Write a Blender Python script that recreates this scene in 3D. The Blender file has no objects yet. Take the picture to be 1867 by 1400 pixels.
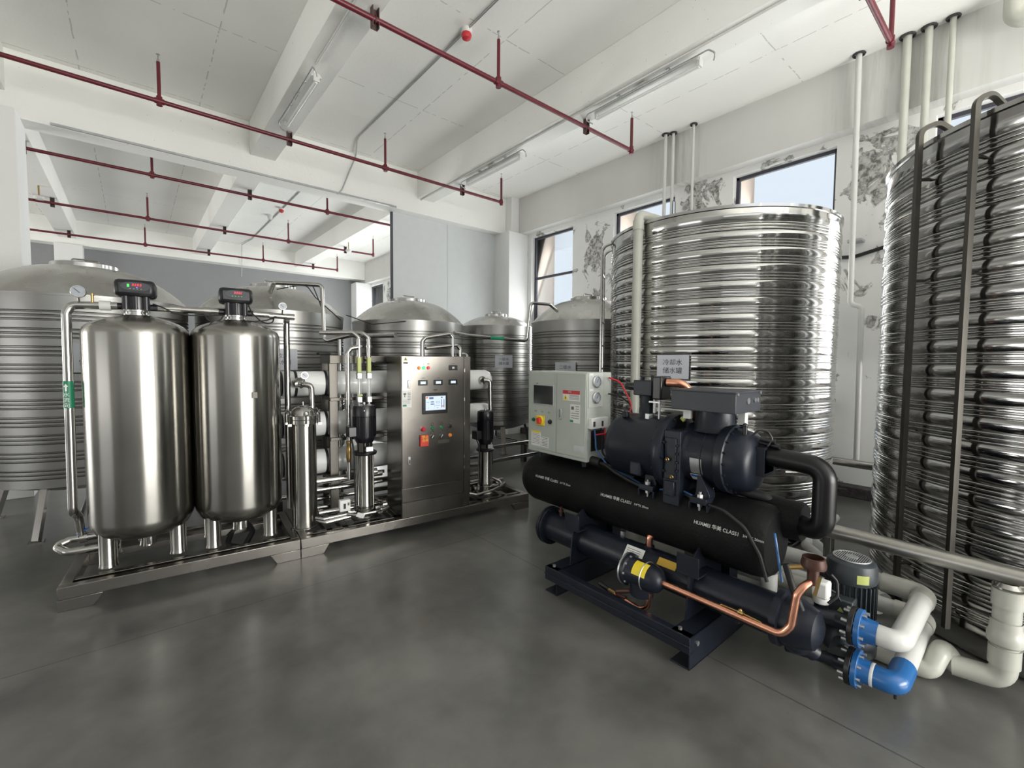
import bpy, math, random
from mathutils import Vector, Matrix
from math import sin, cos, pi, radians, atan, sqrt
random.seed(7)
S = bpy.context.scene
COL = S.collection

# ------------------------------------------------------------------ camera
CAMH = 1.6
yaw, pitch, roll = radians(40.0), atan(43 / 820.0), atan(.007)
f0 = Vector((sin(yaw), cos(yaw), 0)); r0 = Vector((cos(yaw), -sin(yaw), 0)); u0 = Vector((0, 0, 1))
fwd = f0 * cos(pitch) - u0 * sin(pitch); up1 = u0 * cos(pitch) + f0 * sin(pitch)
rgt = r0 * cos(roll) + up1 * sin(roll); upv = up1 * cos(roll) - r0 * sin(roll)
cd = bpy.data.cameras.new('camera'); cam = bpy.data.objects.new('camera', cd); COL.objects.link(cam)
cd.sensor_width = 36; cd.lens = 820 / 1867 * 36; cd.clip_start = .05; cd.clip_end = 200
M3 = Matrix((rgt, upv, -fwd)).transposed()
cam.matrix_world = Matrix.Translation((0, 0, CAMH)) @ M3.to_4x4()
S.camera = cam

# ------------------------------------------------------------------ world and light
W = bpy.data.worlds.new('overcast_sky'); S.world = W; W.use_nodes = True
nt = W.node_tree; bg = nt.nodes['Background']
tc = nt.nodes.new('ShaderNodeTexCoord'); sx = nt.nodes.new('ShaderNodeSeparateXYZ')
rp = nt.nodes.new('ShaderNodeValToRGB')
nt.links.new(tc.outputs['Generated'], sx.inputs[0]); nt.links.new(sx.outputs['Z'], rp.inputs[0])
nt.links.new(rp.outputs[0], bg.inputs[0])
rp.color_ramp.elements[0].position = 0.0; rp.color_ramp.elements[0].color = (.42, .42, .40, 1)
rp.color_ramp.elements[1].position = .12; rp.color_ramp.elements[1].color = (.84, .91, 1.0, 1)
bg.inputs[1].default_value = 1.02

def area(name, loc, rot, sx_, sy_, power, col=(1, 1, 1)):
    l = bpy.data.lights.new(name, 'AREA'); l.shape = 'RECTANGLE'; l.size = sx_; l.size_y = sy_
    l.energy = power; l.color = col
    o = bpy.data.objects.new(name, l); COL.objects.link(o); o.location = loc; o.rotation_euler = rot
    return o
# added fill lamps at openings assumed in the unseen walls, then daylight at the windows
area('added_rear_fill', (3.0, -5.9, 1.5), (radians(128), 0, radians(14)), 4.6, 2.8, 830, (1.0, .985, .94))  # added lamp at a doorway assumed behind the camera, aimed up at the ceiling
area('added_side_fill', (-8.9, 2.0, 1.5), (radians(128), 0, radians(-90)), 5.0, 2.8, 80, (1, .99, .96))  # added fill lamp at a made-up side door, tilted up at the ceiling
area('added_far_side_fill', (-8.9, 11.5, 1.5), (radians(124), 0, radians(-90)), 4.6, 2.8, 520, (1, .99, .95))  # added fill lamp at a made-up opening, brightens the far bay
area('added_high_rear_fill', (-1.3, -5.9, 3.7), (radians(98), 0, 0), 14.0, 1.5, 60, (1, .99, .96))  # added fill lamp; high rear windows made up to light the ceiling
for yw_ in (15.45, 13.3, 11.1, 8.9, 6.7, 4.53, 2.4, .27, -1.88, -4.03):
    area('window_daylight', (6.72, yw_, 2.7), (radians(112), 0, radians(90)), 1.1, 2.9, 105 if yw_ > 8 else 46, (.97, .985, .97))

S.view_settings.view_transform = 'Standard'; S.view_settings.look = 'None'
S.view_settings.exposure = 0.0; S.view_settings.gamma = 1.0; S.view_settings.use_curve_mapping = False
S.cycles.max_bounces = 10; S.cycles.diffuse_bounces = 5; S.cycles.glossy_bounces = 6
S.cycles.transparent_max_bounces = 8; S.cycles.sample_clamp_indirect = 6.0
S.cycles.caustics_reflective = True; S.cycles.blur_glossy = 1.0; S.cycles.caustics_refractive = False
S.cycles.use_denoising = True

# ------------------------------------------------------------------ materials
def nmat(name):
    m = bpy.data.materials.new(name); m.use_nodes = True
    return m, m.node_tree, m.node_tree.nodes['Principled BSDF']

def mat(name, col, rough=.5, metal=0.0, var=.06, scale=6.0, bump=0.0, bscale=40.0, aniso=0.0, rvar=.0,
        stretch=(1, 1, 1), spec=.5, coat=0.0, emit=None, estr=0.0):
    m, t, b = nmat(name)
    tcn = t.nodes.new('ShaderNodeTexCoord'); mp = t.nodes.new('ShaderNodeMapping')
    mp.inputs['Scale'].default_value = stretch
    t.links.new(tcn.outputs['Object'], mp.inputs[0])
    nz = t.nodes.new('ShaderNodeTexNoise'); nz.inputs['Scale'].default_value = scale; nz.inputs['Detail'].default_value = 4
    t.links.new(mp.outputs[0], nz.inputs['Vector'])
    r = t.nodes.new('ShaderNodeValToRGB')
    lo = [max(0, c * (1 - var)) for c in col]; hi = [min(1, c * (1 + var)) for c in col]
    r.color_ramp.elements[0].position = .3; r.color_ramp.elements[0].color = (*lo, 1)
    r.color_ramp.elements[1].position = .7; r.color_ramp.elements[1].color = (*hi, 1)
    t.links.new(nz.outputs[0], r.inputs[0]); t.links.new(r.outputs[0], b.inputs['Base Color'])
    b.inputs['Roughness'].default_value = rough; b.inputs['Metallic'].default_value = metal
    b.inputs['Specular IOR Level'].default_value = spec
    if coat: b.inputs['Coat Weight'].default_value = coat; b.inputs['Coat Roughness'].default_value = .15
    if rvar:
        mr = t.nodes.new('ShaderNodeMapRange'); mr.inputs[3].default_value = rough - rvar; mr.inputs[4].default_value = rough + rvar
        t.links.new(nz.outputs[0], mr.inputs[0]); t.links.new(mr.outputs[0], b.inputs['Roughness'])
    if bump:
        n2 = t.nodes.new('ShaderNodeTexNoise'); n2.inputs['Scale'].default_value = bscale; n2.inputs['Detail'].default_value = 2
        t.links.new(mp.outputs[0], n2.inputs['Vector'])
        bp = t.nodes.new('ShaderNodeBump'); bp.inputs['Strength'].default_value = bump; bp.inputs['Distance'].default_value = .02
        t.links.new(n2.outputs[0], bp.inputs['Height']); t.links.new(bp.outputs[0], b.inputs['Normal'])
    if aniso:
        tg = t.nodes.new('ShaderNodeTangent'); tg.direction_type = 'RADIAL'; tg.axis = 'Z'
        b.inputs['Anisotropic'].default_value = aniso; b.inputs['Anisotropic Rotation'].default_value = .25; t.links.new(tg.outputs[0], b.inputs['Tangent'])
    if emit:
        b.inputs['Emission Color'].default_value = (*emit, 1); b.inputs['Emission Strength'].default_value = estr
    return m

def mul(t, a, b, op='MULTIPLY'):
    n = t.nodes.new('ShaderNodeMath'); n.operation = op
    for i, v in enumerate((a, b)):
        if v is None: continue
        if isinstance(v, (int, float)): n.inputs[i].default_value = v
        else: t.links.new(v, n.inputs[i])
    return n.outputs[0]

def line_mask(t, coord, pos, w, pitch=None):
    """1 on a thin line at coord = pos (repeating with pitch), else 0"""
    c = mul(t, coord, pos, 'SUBTRACT')
    if pitch:
        c = mul(t, c, pitch / 2, 'ADD'); n = t.nodes.new('ShaderNodeMath'); n.operation = 'FLOORED_MODULO'
        t.links.new(c, n.inputs[0]); n.inputs[1].default_value = pitch
        c = mul(t, n.outputs[0], pitch / 2, 'SUBTRACT')
    a = mul(t, c, None, 'ABSOLUTE')
    return mul(t, a, w, 'LESS_THAN')

def mixc(t, fac, a, b):
    n = t.nodes.new('ShaderNodeMix'); n.data_type = 'RGBA'
    if isinstance(fac, (int, float)): n.inputs[0].default_value = fac
    else: t.links.new(fac, n.inputs[0])
    for i, v in ((6, a), (7, b)):
        if isinstance(v, tuple): n.inputs[i].default_value = (*v, 1)
        else: t.links.new(v, n.inputs[i])
    return n.outputs[2]

def geo_xyz(t):
    g = t.nodes.new('ShaderNodeNewGeometry'); s = t.nodes.new('ShaderNodeSeparateXYZ')
    t.links.new(g.outputs['Position'], s.inputs[0]); return g.outputs['Position'], s.outputs

def noise(t, vec, scale, detail=4, rough=.5, dist=0):
    n = t.nodes.new('ShaderNodeTexNoise'); n.inputs['Scale'].default_value = scale; n.inputs['Detail'].default_value = detail
    n.inputs['Roughness'].default_value = rough; n.inputs['Distortion'].default_value = dist
    t.links.new(vec, n.inputs['Vector']); return n.outputs[0]

def ramp(t, fac, stops):
    r = t.nodes.new('ShaderNodeValToRGB'); e = r.color_ramp.elements
    while len(e) < len(stops): e.new(.5)
    for k, (p, c) in enumerate(stops): e[k].position = p; e[k].color = (*c, 1) if isinstance(c, tuple) else (c, c, c, 1)
    t.links.new(fac, r.inputs[0]); return r.outputs[0]

# polished concrete floor
def floor_mat():
    m, t, b = nmat('polished_concrete')
    P, s = geo_xyz(t)
    n1 = noise(t, P, 1.5, 3, .5, .3); n2 = noise(t, P, 7, 4, .6)
    c1 = ramp(t, n1, [(.30, (.060, .060, .055)), (.5, (.108, .107, .099)), (.70, (.170, .168, .155))])
    c2 = mixc(t, .25, c1, ramp(t, n2, [(.3, (.06, .06, .056)), (.7, (.165, .162, .150))]))
    jx = line_mask(t, s[0], 2.35, .004, 4.2); jy = line_mask(t, s[1], 3.28, .004, 5.0)
    j = mul(t, jx, jy, 'MAXIMUM')
    c3 = mixc(t, mul(t, j, .75), c2, (.03, .03, .03))
    t.links.new(c3, b.inputs['Base Color'])
    b.inputs['Coat Weight'].default_value = .35; b.inputs['Coat Roughness'].default_value = .16
    mr = t.nodes.new('ShaderNodeMapRange'); mr.inputs[1].default_value = .2; mr.inputs[2].default_value = .8
    mr.inputs[3].default_value = .30; mr.inputs[4].default_value = .38
    t.links.new(n1, mr.inputs[0]); t.links.new(mr.outputs[0], b.inputs['Roughness'])
    bp = t.nodes.new('ShaderNodeBump'); bp.inputs['Strength'].default_value = .04; bp.inputs['Distance'].default_value = .01
    t.links.new(noise(t, P, 30, 2), bp.inputs['Height']); t.links.new(bp.outputs[0], b.inputs['Normal'])
    return m

def paint_mat(name, col, panel=None, pits=False):
    m, t, b = nmat(name)
    P, s = geo_xyz(t)
    n1 = noise(t, P, .9, 4)
    c = ramp(t, n1, [(.3, tuple(k * .95 for k in col)), (.7, col)])
    if panel:
        nn = noise(t, P, 5, 3); br = mul(t, noise(t, P, 9, 3), .47, 'GREATER_THAN')
        w1 = mul(t, s[0], mul(t, nn, .02), 'ADD'); w2 = mul(t, s[1], mul(t, nn, .02), 'ADD')
        j = mul(t, line_mask(t, w1, panel[0], .006, panel[1]), line_mask(t, w2, panel[2], .006, panel[3]), 'MAXIMUM')
        j = mul(t, j, br)
        c = mixc(t, mul(t, j, .5), c, (.30, .30, .29))
    if pits:
        sp = mul(t, noise(t, P, 34, 1), .79, 'GREATER_THAN')
        c = mixc(t, mul(t, sp, .6), c, (.25, .25, .24))
    t.links.new(c, b.inputs['Base Color']); b.inputs['Roughness'].default_value = .85
    bp = t.nodes.new('ShaderNodeBump'); bp.inputs['Strength'].default_value = .12; bp.inputs['Distance'].default_value = .02
    t.links.new(noise(t, P, 25, 3), bp.inputs['Height']); t.links.new(bp.outputs[0], b.inputs['Normal'])
    return m

def mold_mat():
    """white plaster with peeling, mouldy patches on the piers between the windows"""
    m, t, b = nmat('peeling_plaster')
    P, s = geo_xyz(t)
    base = ramp(t, noise(t, P, 1.2, 4), [(.3, (.70, .70, .685)), (.7, (.77, .77, .755))])
    n = noise(t, P, 2.3, 6, .62, 1.1)
    mask = None
    for yc, zc, hy, hz in ((5.60, 3.75, .30, .62), (3.52, 4.0, .33, .50), (1.28, 3.78, .36, .72), (14.4, 3.7, .3, .7), (1.05, 3.05, .2, .35)):
        dy = mul(t, mul(t, mul(t, s[1], yc, 'SUBTRACT'), hy, 'DIVIDE'), 2, 'POWER')
        dz = mul(t, mul(t, mul(t, s[2], zc, 'SUBTRACT'), hz, 'DIVIDE'), 2, 'POWER')
        d = mul(t, 1.0, mul(t, dy, dz, 'ADD'), 'SUBTRACT'); d = mul(t, d, 0.0, 'MAXIMUM')
        mask = d if mask is None else mul(t, mask, d, 'MAXIMUM')
    f = mul(t, mul(t, mask, .17), mul(t, n, 1.0), 'ADD')
    patch = ramp(t, f, [(.60, 0.0), (.63, 1.0)]); edge = ramp(t, f, [(.585, 0.0), (.61, 1.0), (.64, 0.0)])
    fine = noise(t, P, 14, 6, .7, .5)
    pc = ramp(t, fine, [(.42, (.16, .155, .145)), (.52, (.46, .455, .44)), (.62, (.58, .575, .56))])
    c = mixc(t, patch, base, pc); c = mixc(t, mul(t, edge, .7), c, (.17, .165, .15))
    streak = noise(t, P, 3, 3)
    t.links.new(c, b.inputs['Base Color']); b.inputs['Roughness'].default_value = .9
    bp = t.nodes.new('ShaderNodeBump'); bp.inputs['Strength'].default_value = .4; bp.inputs['Distance'].default_value = .02
    t.links.new(mul(t, patch, fine), bp.inputs['Height']); t.links.new(bp.outputs[0], b.inputs['Normal'])
    return m

def header_mat():
    m, t, b = nmat('stained_header_plaster')
    P, s = geo_xyz(t)
    mp = t.nodes.new('ShaderNodeMapping'); mp.inputs['Scale'].default_value = (1, 9, .7); t.links.new(P, mp.inputs[0])
    n = noise(t, mp.outputs[0], 1.6, 5, .6)
    base = ramp(t, noise(t, P, .9), [(.3, (.56, .555, .535)), (.7, (.62, .615, .595))])
    mask = None
    for yc, w in ((1.15, .8), (3.8, .5)):
        d = mul(t, mul(t, mul(t, s[1], yc, 'SUBTRACT'), w, 'DIVIDE'), 2, 'POWER')
        d = mul(t, mul(t, 1.0, d, 'SUBTRACT'), 0.0, 'MAXIMUM'); mask = d if mask is None else mul(t, mask, d, 'MAXIMUM')
    f = mul(t, mask, ramp(t, n, [(.45, 0.0), (.65, 1.0)]))
    c = mixc(t, mul(t, f, .5), base, (.36, .35, .31))
    t.links.new(c, b.inputs['Base Color']); b.inputs['Roughness'].default_value = .9
    return m

def corrugated_mat(name, col, rough, bump, bs):
    m, t, b = nmat(name)
    tcn = t.nodes.new('ShaderNodeTexCoord'); o = tcn.outputs['Object']
    c = ramp(t, noise(t, o, 2.0, 3), [(.3, tuple(k * .93 for k in col)), (.7, col)])
    t.links.new(c, b.inputs['Base Color']); b.inputs['Metallic'].default_value = 1.0
    mr = t.nodes.new('ShaderNodeMapRange'); mr.inputs[3].default_value = rough * .7; mr.inputs[4].default_value = rough * 1.4
    t.links.new(noise(t, o, 3.5, 4), mr.inputs[0]); t.links.new(mr.outputs[0], b.inputs['Roughness'])
    bp = t.nodes.new('ShaderNodeBump'); bp.inputs['Strength'].default_value = bump; bp.inputs['Distance'].default_value = .03
    t.links.new(noise(t, o, bs, 2, .5, .3), bp.inputs['Height']); t.links.new(bp.outputs[0], b.inputs['Normal'])
    return m

def glass_mat():
    m = bpy.data.materials.new('window_glass'); m.use_nodes = True; t = m.node_tree; t.nodes.clear()
    o = t.nodes.new('ShaderNodeOutputMaterial'); mx = t.nodes.new('ShaderNodeMixShader')
    tr = t.nodes.new('ShaderNodeBsdfTransparent'); gl = t.nodes.new('ShaderNodeBsdfGlossy'); gl.inputs['Roughness'].default_value = .02
    tr.inputs[0].default_value = (.95, .97, .98, 1)
    lw = t.nodes.new('ShaderNodeFresnel'); lw.inputs[0].default_value = 1.35
    t.links.new(lw.outputs[0], mx.inputs[0]); t.links.new(tr.outputs[0], mx.inputs[1]); t.links.new(gl.outputs[0], mx.inputs[2])
    t.links.new(mx.outputs[0], o.inputs[0]); return m

M = dict(
    floor=floor_mat(),
    ceil=paint_mat('ceiling_paint', (.84, .84, .81), (2.0, 1.2, .3, 1.83)),
    beam=paint_mat('beam_paint', (.84, .84, .81), None, True),
    wall=paint_mat('wall_paint', (.76, .76, .75)),
    panel=mat('white_sandwich_panel', (.60, .62, .63), .45, var=.02),
    grey=paint_mat('grey_wall_paint', (.27, .275, .285)),
    mold=mold_mat(), header=header_mat(),
    beige=mat('beige_facade_render', (.78, .64, .54), .9, var=.05),
    winframe=mat('dark_window_frame', (.045, .045, .06), .45),
    glass=glass_mat(),
    steel=mat('brushed_steel', (.34, .33, .305), .235, 1.0, .05, 3, aniso=.8, rvar=.03),
    steelb=mat('brushed_sheet_steel', (.27, .252, .230), .25, 1.0, .10, 2.2, .02, 8, rvar=.06),
    steelp=mat('polished_pipe_steel', (.47, .46, .44), .18, 1.0, .05, 5),
    steeld=mat('dull_frame_steel', (.105, .098, .088), .42, 1.0, .08, 4, rvar=.05),
    dusty=mat('dusty_pipe_steel', (.40, .385, .355), .34, .9, .15, 7, rvar=.06),
    galv=mat('galvanised_steel', (.5, .51, .52), .4, .9, .1, 12),
    tank=corrugated_mat('corrugated_satin_steel', (.36, .355, .34), .32, .05, 4.0),
    tankm=corrugated_mat('corrugated_mirror_steel', (.50, .495, .48), .10, .05, 2.4),
    tankm2=corrugated_mat('corrugated_mirror_steel_dark', (.44, .44, .43), .11, .05, 2.0),
    dome=corrugated_mat('dished_lid_steel', (.56, .55, .525), .27, .25, 2.0),
    red=mat('red_pipe_paint', (.115, .009, .018), .4, var=.15),
    brk=mat('dark_steel_bracket', (.10, .06, .055), .6, .3, .2),
    brass=mat('brass', (.42, .29, .12), .35, 1.0),
    copper=mat('copper', (.80, .38, .25), .28, 1.0, .12, 9),
    copperd=mat('lacquered_dark_copper', (.075, .034, .026), .4, .3, .15),
    pvc=mat('white_pvc', (.58, .58, .56), .22, 0, .03, spec=.5),
    pvcc=mat('cream_pvc', (.47, .47, .42), .34, 0, .07, 5),
    blue=mat('blue_pvc', (.018, .115, .33), .25, 0, .08),
    foam=mat('black_foam_insulation', (.009, .009, .0095), .55, 0, .2, 8, .15, 60, spec=.12),
    foamg=mat('black_glossy_pipe_insulation', (.005, .005, .006), .34, 0, .2, 8, spec=.4),
    navy=mat('dark_navy_machine_paint', (.011, .014, .022), .36, 0, .15, 5, .03, 60, spec=.3),
    navyl=mat('dark_grey_box_paint', (.040, .043, .052), .5, 0, .1, 5, .06, 160),
    blk=mat('black_plastic', (.010, .010, .012), .32, 0, .1),
    blkm=mat('black_motor_paint', (.006, .006, .009), .3, 0, .1, spec=.6),
    pumpd=mat('dark_grey_pump_paint', (.035, .042, .048), .4, 0, .12),
    rubber=mat('black_rubber', (.008, .008, .009), .6, 0, .1),
    cab=mat('grey_green_powder_coat', (.43, .46, .42), .42, 0, .03, 8, .04, 200),
    cabl=mat('light_grey_powder_coat', (.52, .54, .51), .42, 0, .03),
    fibre=mat('white_frp_housing', (.74, .75, .74), .22, 0, .02, spec=.5),
    white=mat('white_label', (.72, .72, .70), .5, 0, .03),
    signp=mat('pale_sign_board', (.58, .60, .65), .45, 0, .02),
    ink=mat('black_ink', (.03, .03, .035), .6),
    inkg=mat('grey_ink', (.13, .12, .11), .6),
    inkw=mat('white_print', (.55, .55, .53), .6),
    ylw=mat('yellow_label', (.80, .62, .03), .45),
    ylwg=mat('yellow_green_label', (.42, .46, .14), .45),
    ocr=mat('ochre_label', (.50, .30, .03), .45),
    redl=mat('red_label', (.50, .03, .04), .45),
    redt=mat('red_tag', (.62, .045, .03), .45),
    grn=mat('green_label', (.01, .20, .10), .45),
    grnb=mat('green_button', (.01, .16, .05), .3),
    redb=mat('red_button', (.42, .01, .03), .3),
    orgb=mat('orange_button', (.75, .22, .02), .3),
    blul=mat('blue_label', (.02, .12, .42), .45),
    redc=mat('red_cable', (.55, .02, .03), .4),
    bluc=mat('blue_cable', (.03, .11, .28), .4),
    acr=mat('clear_acrylic', (.60, .62, .60), .12, 0, .02, spec=.8),
    scr=mat('lit_screen', (.1, .1, .1), .3, emit=(.72, .86, 1.0), estr=.95),
    scrb=mat('lit_screen_blue_block', (.02, .03, .1), .3, emit=(.12, .16, .30), estr=.7),
    scrr=mat('lit_screen_orange_block', (.2, .05, .02), .3, emit=(.9, .35, .15), estr=.7),
    eR=mat('red_led_digits', (.2, 0, 0), .3, emit=(1, .03, .08), estr=1.6),
    eG=mat('green_led', (0, .2, 0), .3, emit=(.1, 1.0, .15), estr=1.2),
    eB=mat('blue_led', (0, 0, .2), .3, emit=(.25, .2, 1.0), estr=1.5),
    lG=mat('lit_green_lamp', (.02, .5, .15), .3, emit=(.1, .95, .35), estr=.9),
    lO=mat('orange_lamp', (.8, .25, .03), .3, emit=(1, .3, .02), estr=.25),
    lR=mat('red_lamp', (.7, .04, .05), .3, emit=(1, .05, .06), estr=.25),
    dkscr=mat('dark_screen', (.012, .016, .018), .12, spec=.7),
    dial=mat('gauge_dial', (.35, .38, .42), .3),
    lamp=mat('white_lamp_enamel', (.62, .62, .60), .3, 0, .03),
    tubeg=mat('white_lamp_tube', (.75, .75, .73), .2, 0, .02),
    kerb=mat('dark_rough_kerb', (.045, .042, .042), .95, 0, .4, 20, .6, 40),
    kerbl=mat('pale_wall_skirt', (.48, .48, .45), .8, 0, .1, 5),
    floorl=mat('pale_concrete_plinth', (.36, .36, .345), .5, 0, .12, 4),
)

# ------------------------------------------------------------------ mesh helpers
WM = {}
def wm(o): return WM.get(o, Matrix.Identity(4))
XF = [Matrix.Identity(4)]

def frame(d):
    d = Vector(d).normalized()
    a = Vector((0, 0, 1)) if abs(d.z) < .9 else Vector((1, 0, 0))
    x = a.cross(d).normalized(); y = d.cross(x)
    return x, y, d

def fillet(pts, r, k=7):
    pts = [Vector(p) for p in pts]; out = [pts[0]]
    for i in range(1, len(pts) - 1):
        a, b, c = pts[i - 1], pts[i], pts[i + 1]
        u = (a - b); v = (c - b); lu, lv = u.length, v.length; u.normalize(); v.normalize()
        ang = u.angle(v)
        if ang > 3.1 or r <= 0: out.append(b); continue
        t = min(r / math.tan(ang / 2), lu * .49, lv * .49)
        p0, p1 = b + u * t, b + v * t
        rr = t * math.tan(ang / 2); cen = b + (u + v).normalized() * (rr / sin(ang / 2))
        e0, e1 = (p0 - cen), (p1 - cen)
        for j in range(k + 1):
            s = j / k; q = e0.normalized().slerp(e1.normalized(), s) * rr
            out.append(cen + q)
    out.append(pts[-1]); return out

class MB:
    def __init__(s): s.v = []; s.f = []
    def add(s, vs, fs):
        b = len(s.v); s.v += [Vector(v) for v in vs]; s.f += [tuple(b + i for i in f) for f in fs]; return s
    def box(s, x0, y0, z0, x1, y1, z1):
        x0, x1 = sorted((x0, x1)); y0, y1 = sorted((y0, y1)); z0, z1 = sorted((z0, z1))
        v = [(x, y, z) for z in (z0, z1) for y in (y0, y1) for x in (x0, x1)]
        return s.add(v, [(0, 2, 3, 1), (4, 5, 7, 6), (0, 1, 5, 4), (2, 6, 7, 3), (0, 4, 6, 2), (1, 3, 7, 5)])
    def obox(s, c, ax, ay, az, hx, hy, hz):
        c = Vector(c); ax, ay, az = (Vector(k).normalized() for k in (ax, ay, az))
        v = [c + ax * (hx * i) + ay * (hy * j) + az * (hz * k) for k in (-1, 1) for j in (-1, 1) for i in (-1, 1)]
        return s.add(v, [(0, 2, 3, 1), (4, 5, 7, 6), (0, 1, 5, 4), (2, 6, 7, 3), (0, 4, 6, 2), (1, 3, 7, 5)])
    def lathe(s, p, prof, d=(0, 0, 1), n=32, close=False):
        """prof: list of (radius, distance along d); radius 0 at the ends closes"""
        x, y, d = frame(d); p = Vector(p); base = len(s.v); idx = []
        for r, h in prof:
            if r <= 1e-6: idx.append([len(s.v)]); s.v.append(p + d * h)
            else:
                idx.append(list(range(len(s.v), len(s.v) + n)))
                for k in range(n):
                    a = 2 * pi * k / n; s.v.append(p + x * (r * cos(a)) + y * (r * sin(a)) + d * h)
        for A, B in zip(idx, idx[1:]):
            if len(A) == 1 and len(B) == 1: continue
            for k in range(n):
                k2 = (k + 1) % n
                if len(A) == 1: s.f.append((A[0], B[k2], B[k])) if False else s.f.append((A[0], B[k], B[k2])[::-1])
                elif len(B) == 1: s.f.append((A[k], A[k2], B[0]))
                else: s.f.append((A[k], A[k2], B[k2], B[k]))
        return s
    def cyl(s, p0, p1, r, r1=None, n=20):
        p0, p1 = Vector(p0), Vector(p1); L = (p1 - p0).length; r1 = r if r1 is None else r1
        return s.lathe(p0, [(0, 0), (r, 0), (r1, L), (0, L)], p1 - p0, n)
    def tube(s, pts, r, n=12, fil=0.0, closed=False, k=7):
        P = fillet(pts, fil, k) if fil else [Vector(p) for p in pts]
        Q = [P[0]]
        for p in P[1:]:
            if (p - Q[-1]).length > 1e-5: Q.append(p)
        P = Q; m = len(P)
        x, y, d = frame(P[1] - P[0]); rings = []
        for i in range(m):
            if closed: t = (P[(i + 1) % m] - P[i - 1])
            else: t = P[min(i + 1, m - 1)] - P[max(i - 1, 0)]
            t.normalize()
            q = d.rotation_difference(t); x = q @ x; y = q @ y; d = t
            if closed: sc = 1.0
            elif 0 < i < m - 1:
                a = (P[i] - P[i - 1]).normalized(); c = max(.5, a.dot(t)); sc = 1.0
            else: sc = 1.0
            b = len(s.v); rings.append(b)
            for k_ in range(n):
                a = 2 * pi * k_ / n; s.v.append(P[i] + x * (r * cos(a)) + y * (r * sin(a)))
        prs = list(zip(rings, rings[1:])) + ([(rings[-1], rings[0])] if closed else [])
        for A, B in prs:
            for k_ in range(n): s.f.append((A + k_, A + (k_ + 1) % n, B + (k_ + 1) % n, B + k_))
        if not closed:
            s.f.append(tuple(rings[0] + k_ for k_ in reversed(range(n)))); s.f.append(tuple(rings[-1] + k_ for k_ in range(n)))
        return s
    def ring(s, c, d, R, r, n=28, m=8):
        x, y, d = frame(d); c = Vector(c)
        return s.tube([c + x * (R * cos(2 * pi * k / n)) + y * (R * sin(2 * pi * k / n)) for k in range(n)], r, m, closed=True)
    def prism(s, poly, o, ax, ay, az, t):
        """polygon (a,b) in plane o+ax*a+ay*b, extruded t along az"""
        o, ax, ay, az = Vector(o), Vector(ax), Vector(ay), Vector(az); n = len(poly)
        v = [o + ax * a + ay * b for a, b in poly] + [o + ax * a + ay * b + az * t for a, b in poly]
        return s.add(v, [tuple(range(n))[::-1], tuple(range(n, 2 * n))] + [(i, (i + 1) % n, n + (i + 1) % n, n + i) for i in range(n)])
    def sphere(s, c, r, sc=(1, 1, 1), n=16, m=10):
        c = Vector(c); idx = []
        for i in range(m + 1):
            th = pi * i / m; row = []
            for k in range(n if 0 < i < m else 1):
                a = 2 * pi * k / n; row.append(len(s.v))
                s.v.append(c + Vector((r * sc[0] * sin(th) * cos(a), r * sc[1] * sin(th) * sin(a), r * sc[2] * cos(th))))
            idx.append(row)
        for A, B in zip(idx, idx[1:]):
            for k in range(n):
                k2 = (k + 1) % n
                if len(A) == 1: s.f.append((A[0], B[k], B[k2]))
                elif len(B) == 1: s.f.append((A[k], B[0], A[k2]))
                else: s.f.append((A[k], B[k], B[k2], A[k2]))
        return s
    def mesh(s, name, m, inv, sharp=38):
        me = bpy.data.meshes.new(name); me.from_pydata([inv @ v for v in s.v], [], s.f)
        me.polygons.foreach_set('use_smooth', [True] * len(me.polygons))
        me.materials.append(m); me.update()
        import bmesh
        b = bmesh.new(); b.from_mesh(me); bmesh.ops.recalc_face_normals(b, faces=b.faces); b.to_mesh(me); b.free()
        me.set_sharp_from_angle(angle=radians(sharp)); return me
    def build(s, name, m, parent=None, bevel=0, sharp=38, label=None, cat=None, group=None, kind=None):
        if isinstance(m, str): m = M[m]
        X = XF[0]
        if parent is not None:
            inv = wm(parent).inverted() @ X; me = s.mesh(name, m, inv, sharp)
            o = bpy.data.objects.new(name, me); COL.objects.link(o); o.parent = parent; WM[o] = wm(parent)
        else:
            vs = [X @ v for v in s.v]
            c = Vector(((min(v.x for v in vs) + max(v.x for v in vs)) / 2, (min(v.y for v in vs) + max(v.y for v in vs)) / 2, min(v.z for v in vs)))
            T = Matrix.Translation(c); me = s.mesh(name, m, T.inverted() @ X, sharp)
            o = bpy.data.objects.new(name, me); COL.objects.link(o); o.location = c; WM[o] = T
        if bevel:
            bm_ = o.modifiers.new('bevel', 'BEVEL'); bm_.width = bevel; bm_.segments = 2; bm_.limit_method = 'ANGLE'; bm_.angle_limit = radians(40)
        if label: o['label'] = label
        if cat: o['category'] = cat
        if group: o['group'] = group
        if kind: o['kind'] = kind
        return o

def thing(name, label, cat, loc, group=None, rz=0.0):
    o = bpy.data.objects.new(name, None); COL.objects.link(o); o.empty_display_size = .1
    L = XF[0] @ Vector(loc); R = XF[0].to_3x3().to_4x4() @ Matrix.Rotation(rz, 4, 'Z')
    T = Matrix.Translation(L) @ R; o.matrix_world = T; WM[o] = T
    o['label'] = label; o['category'] = cat
    if group: o['group'] = group
    return o

def dup(root, T, label, group=None):
    r = root.copy(); COL.objects.link(r); r.matrix_world = T; WM[r] = T; r['label'] = label
    if group: r['group'] = group
    for ch in list(root.children):
        c = ch.copy(); COL.objects.link(c); c.parent = r; WM[c] = T
        for g in list(ch.children):
            d = g.copy(); COL.objects.link(d); d.parent = c; WM[d] = T
    return r

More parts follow.
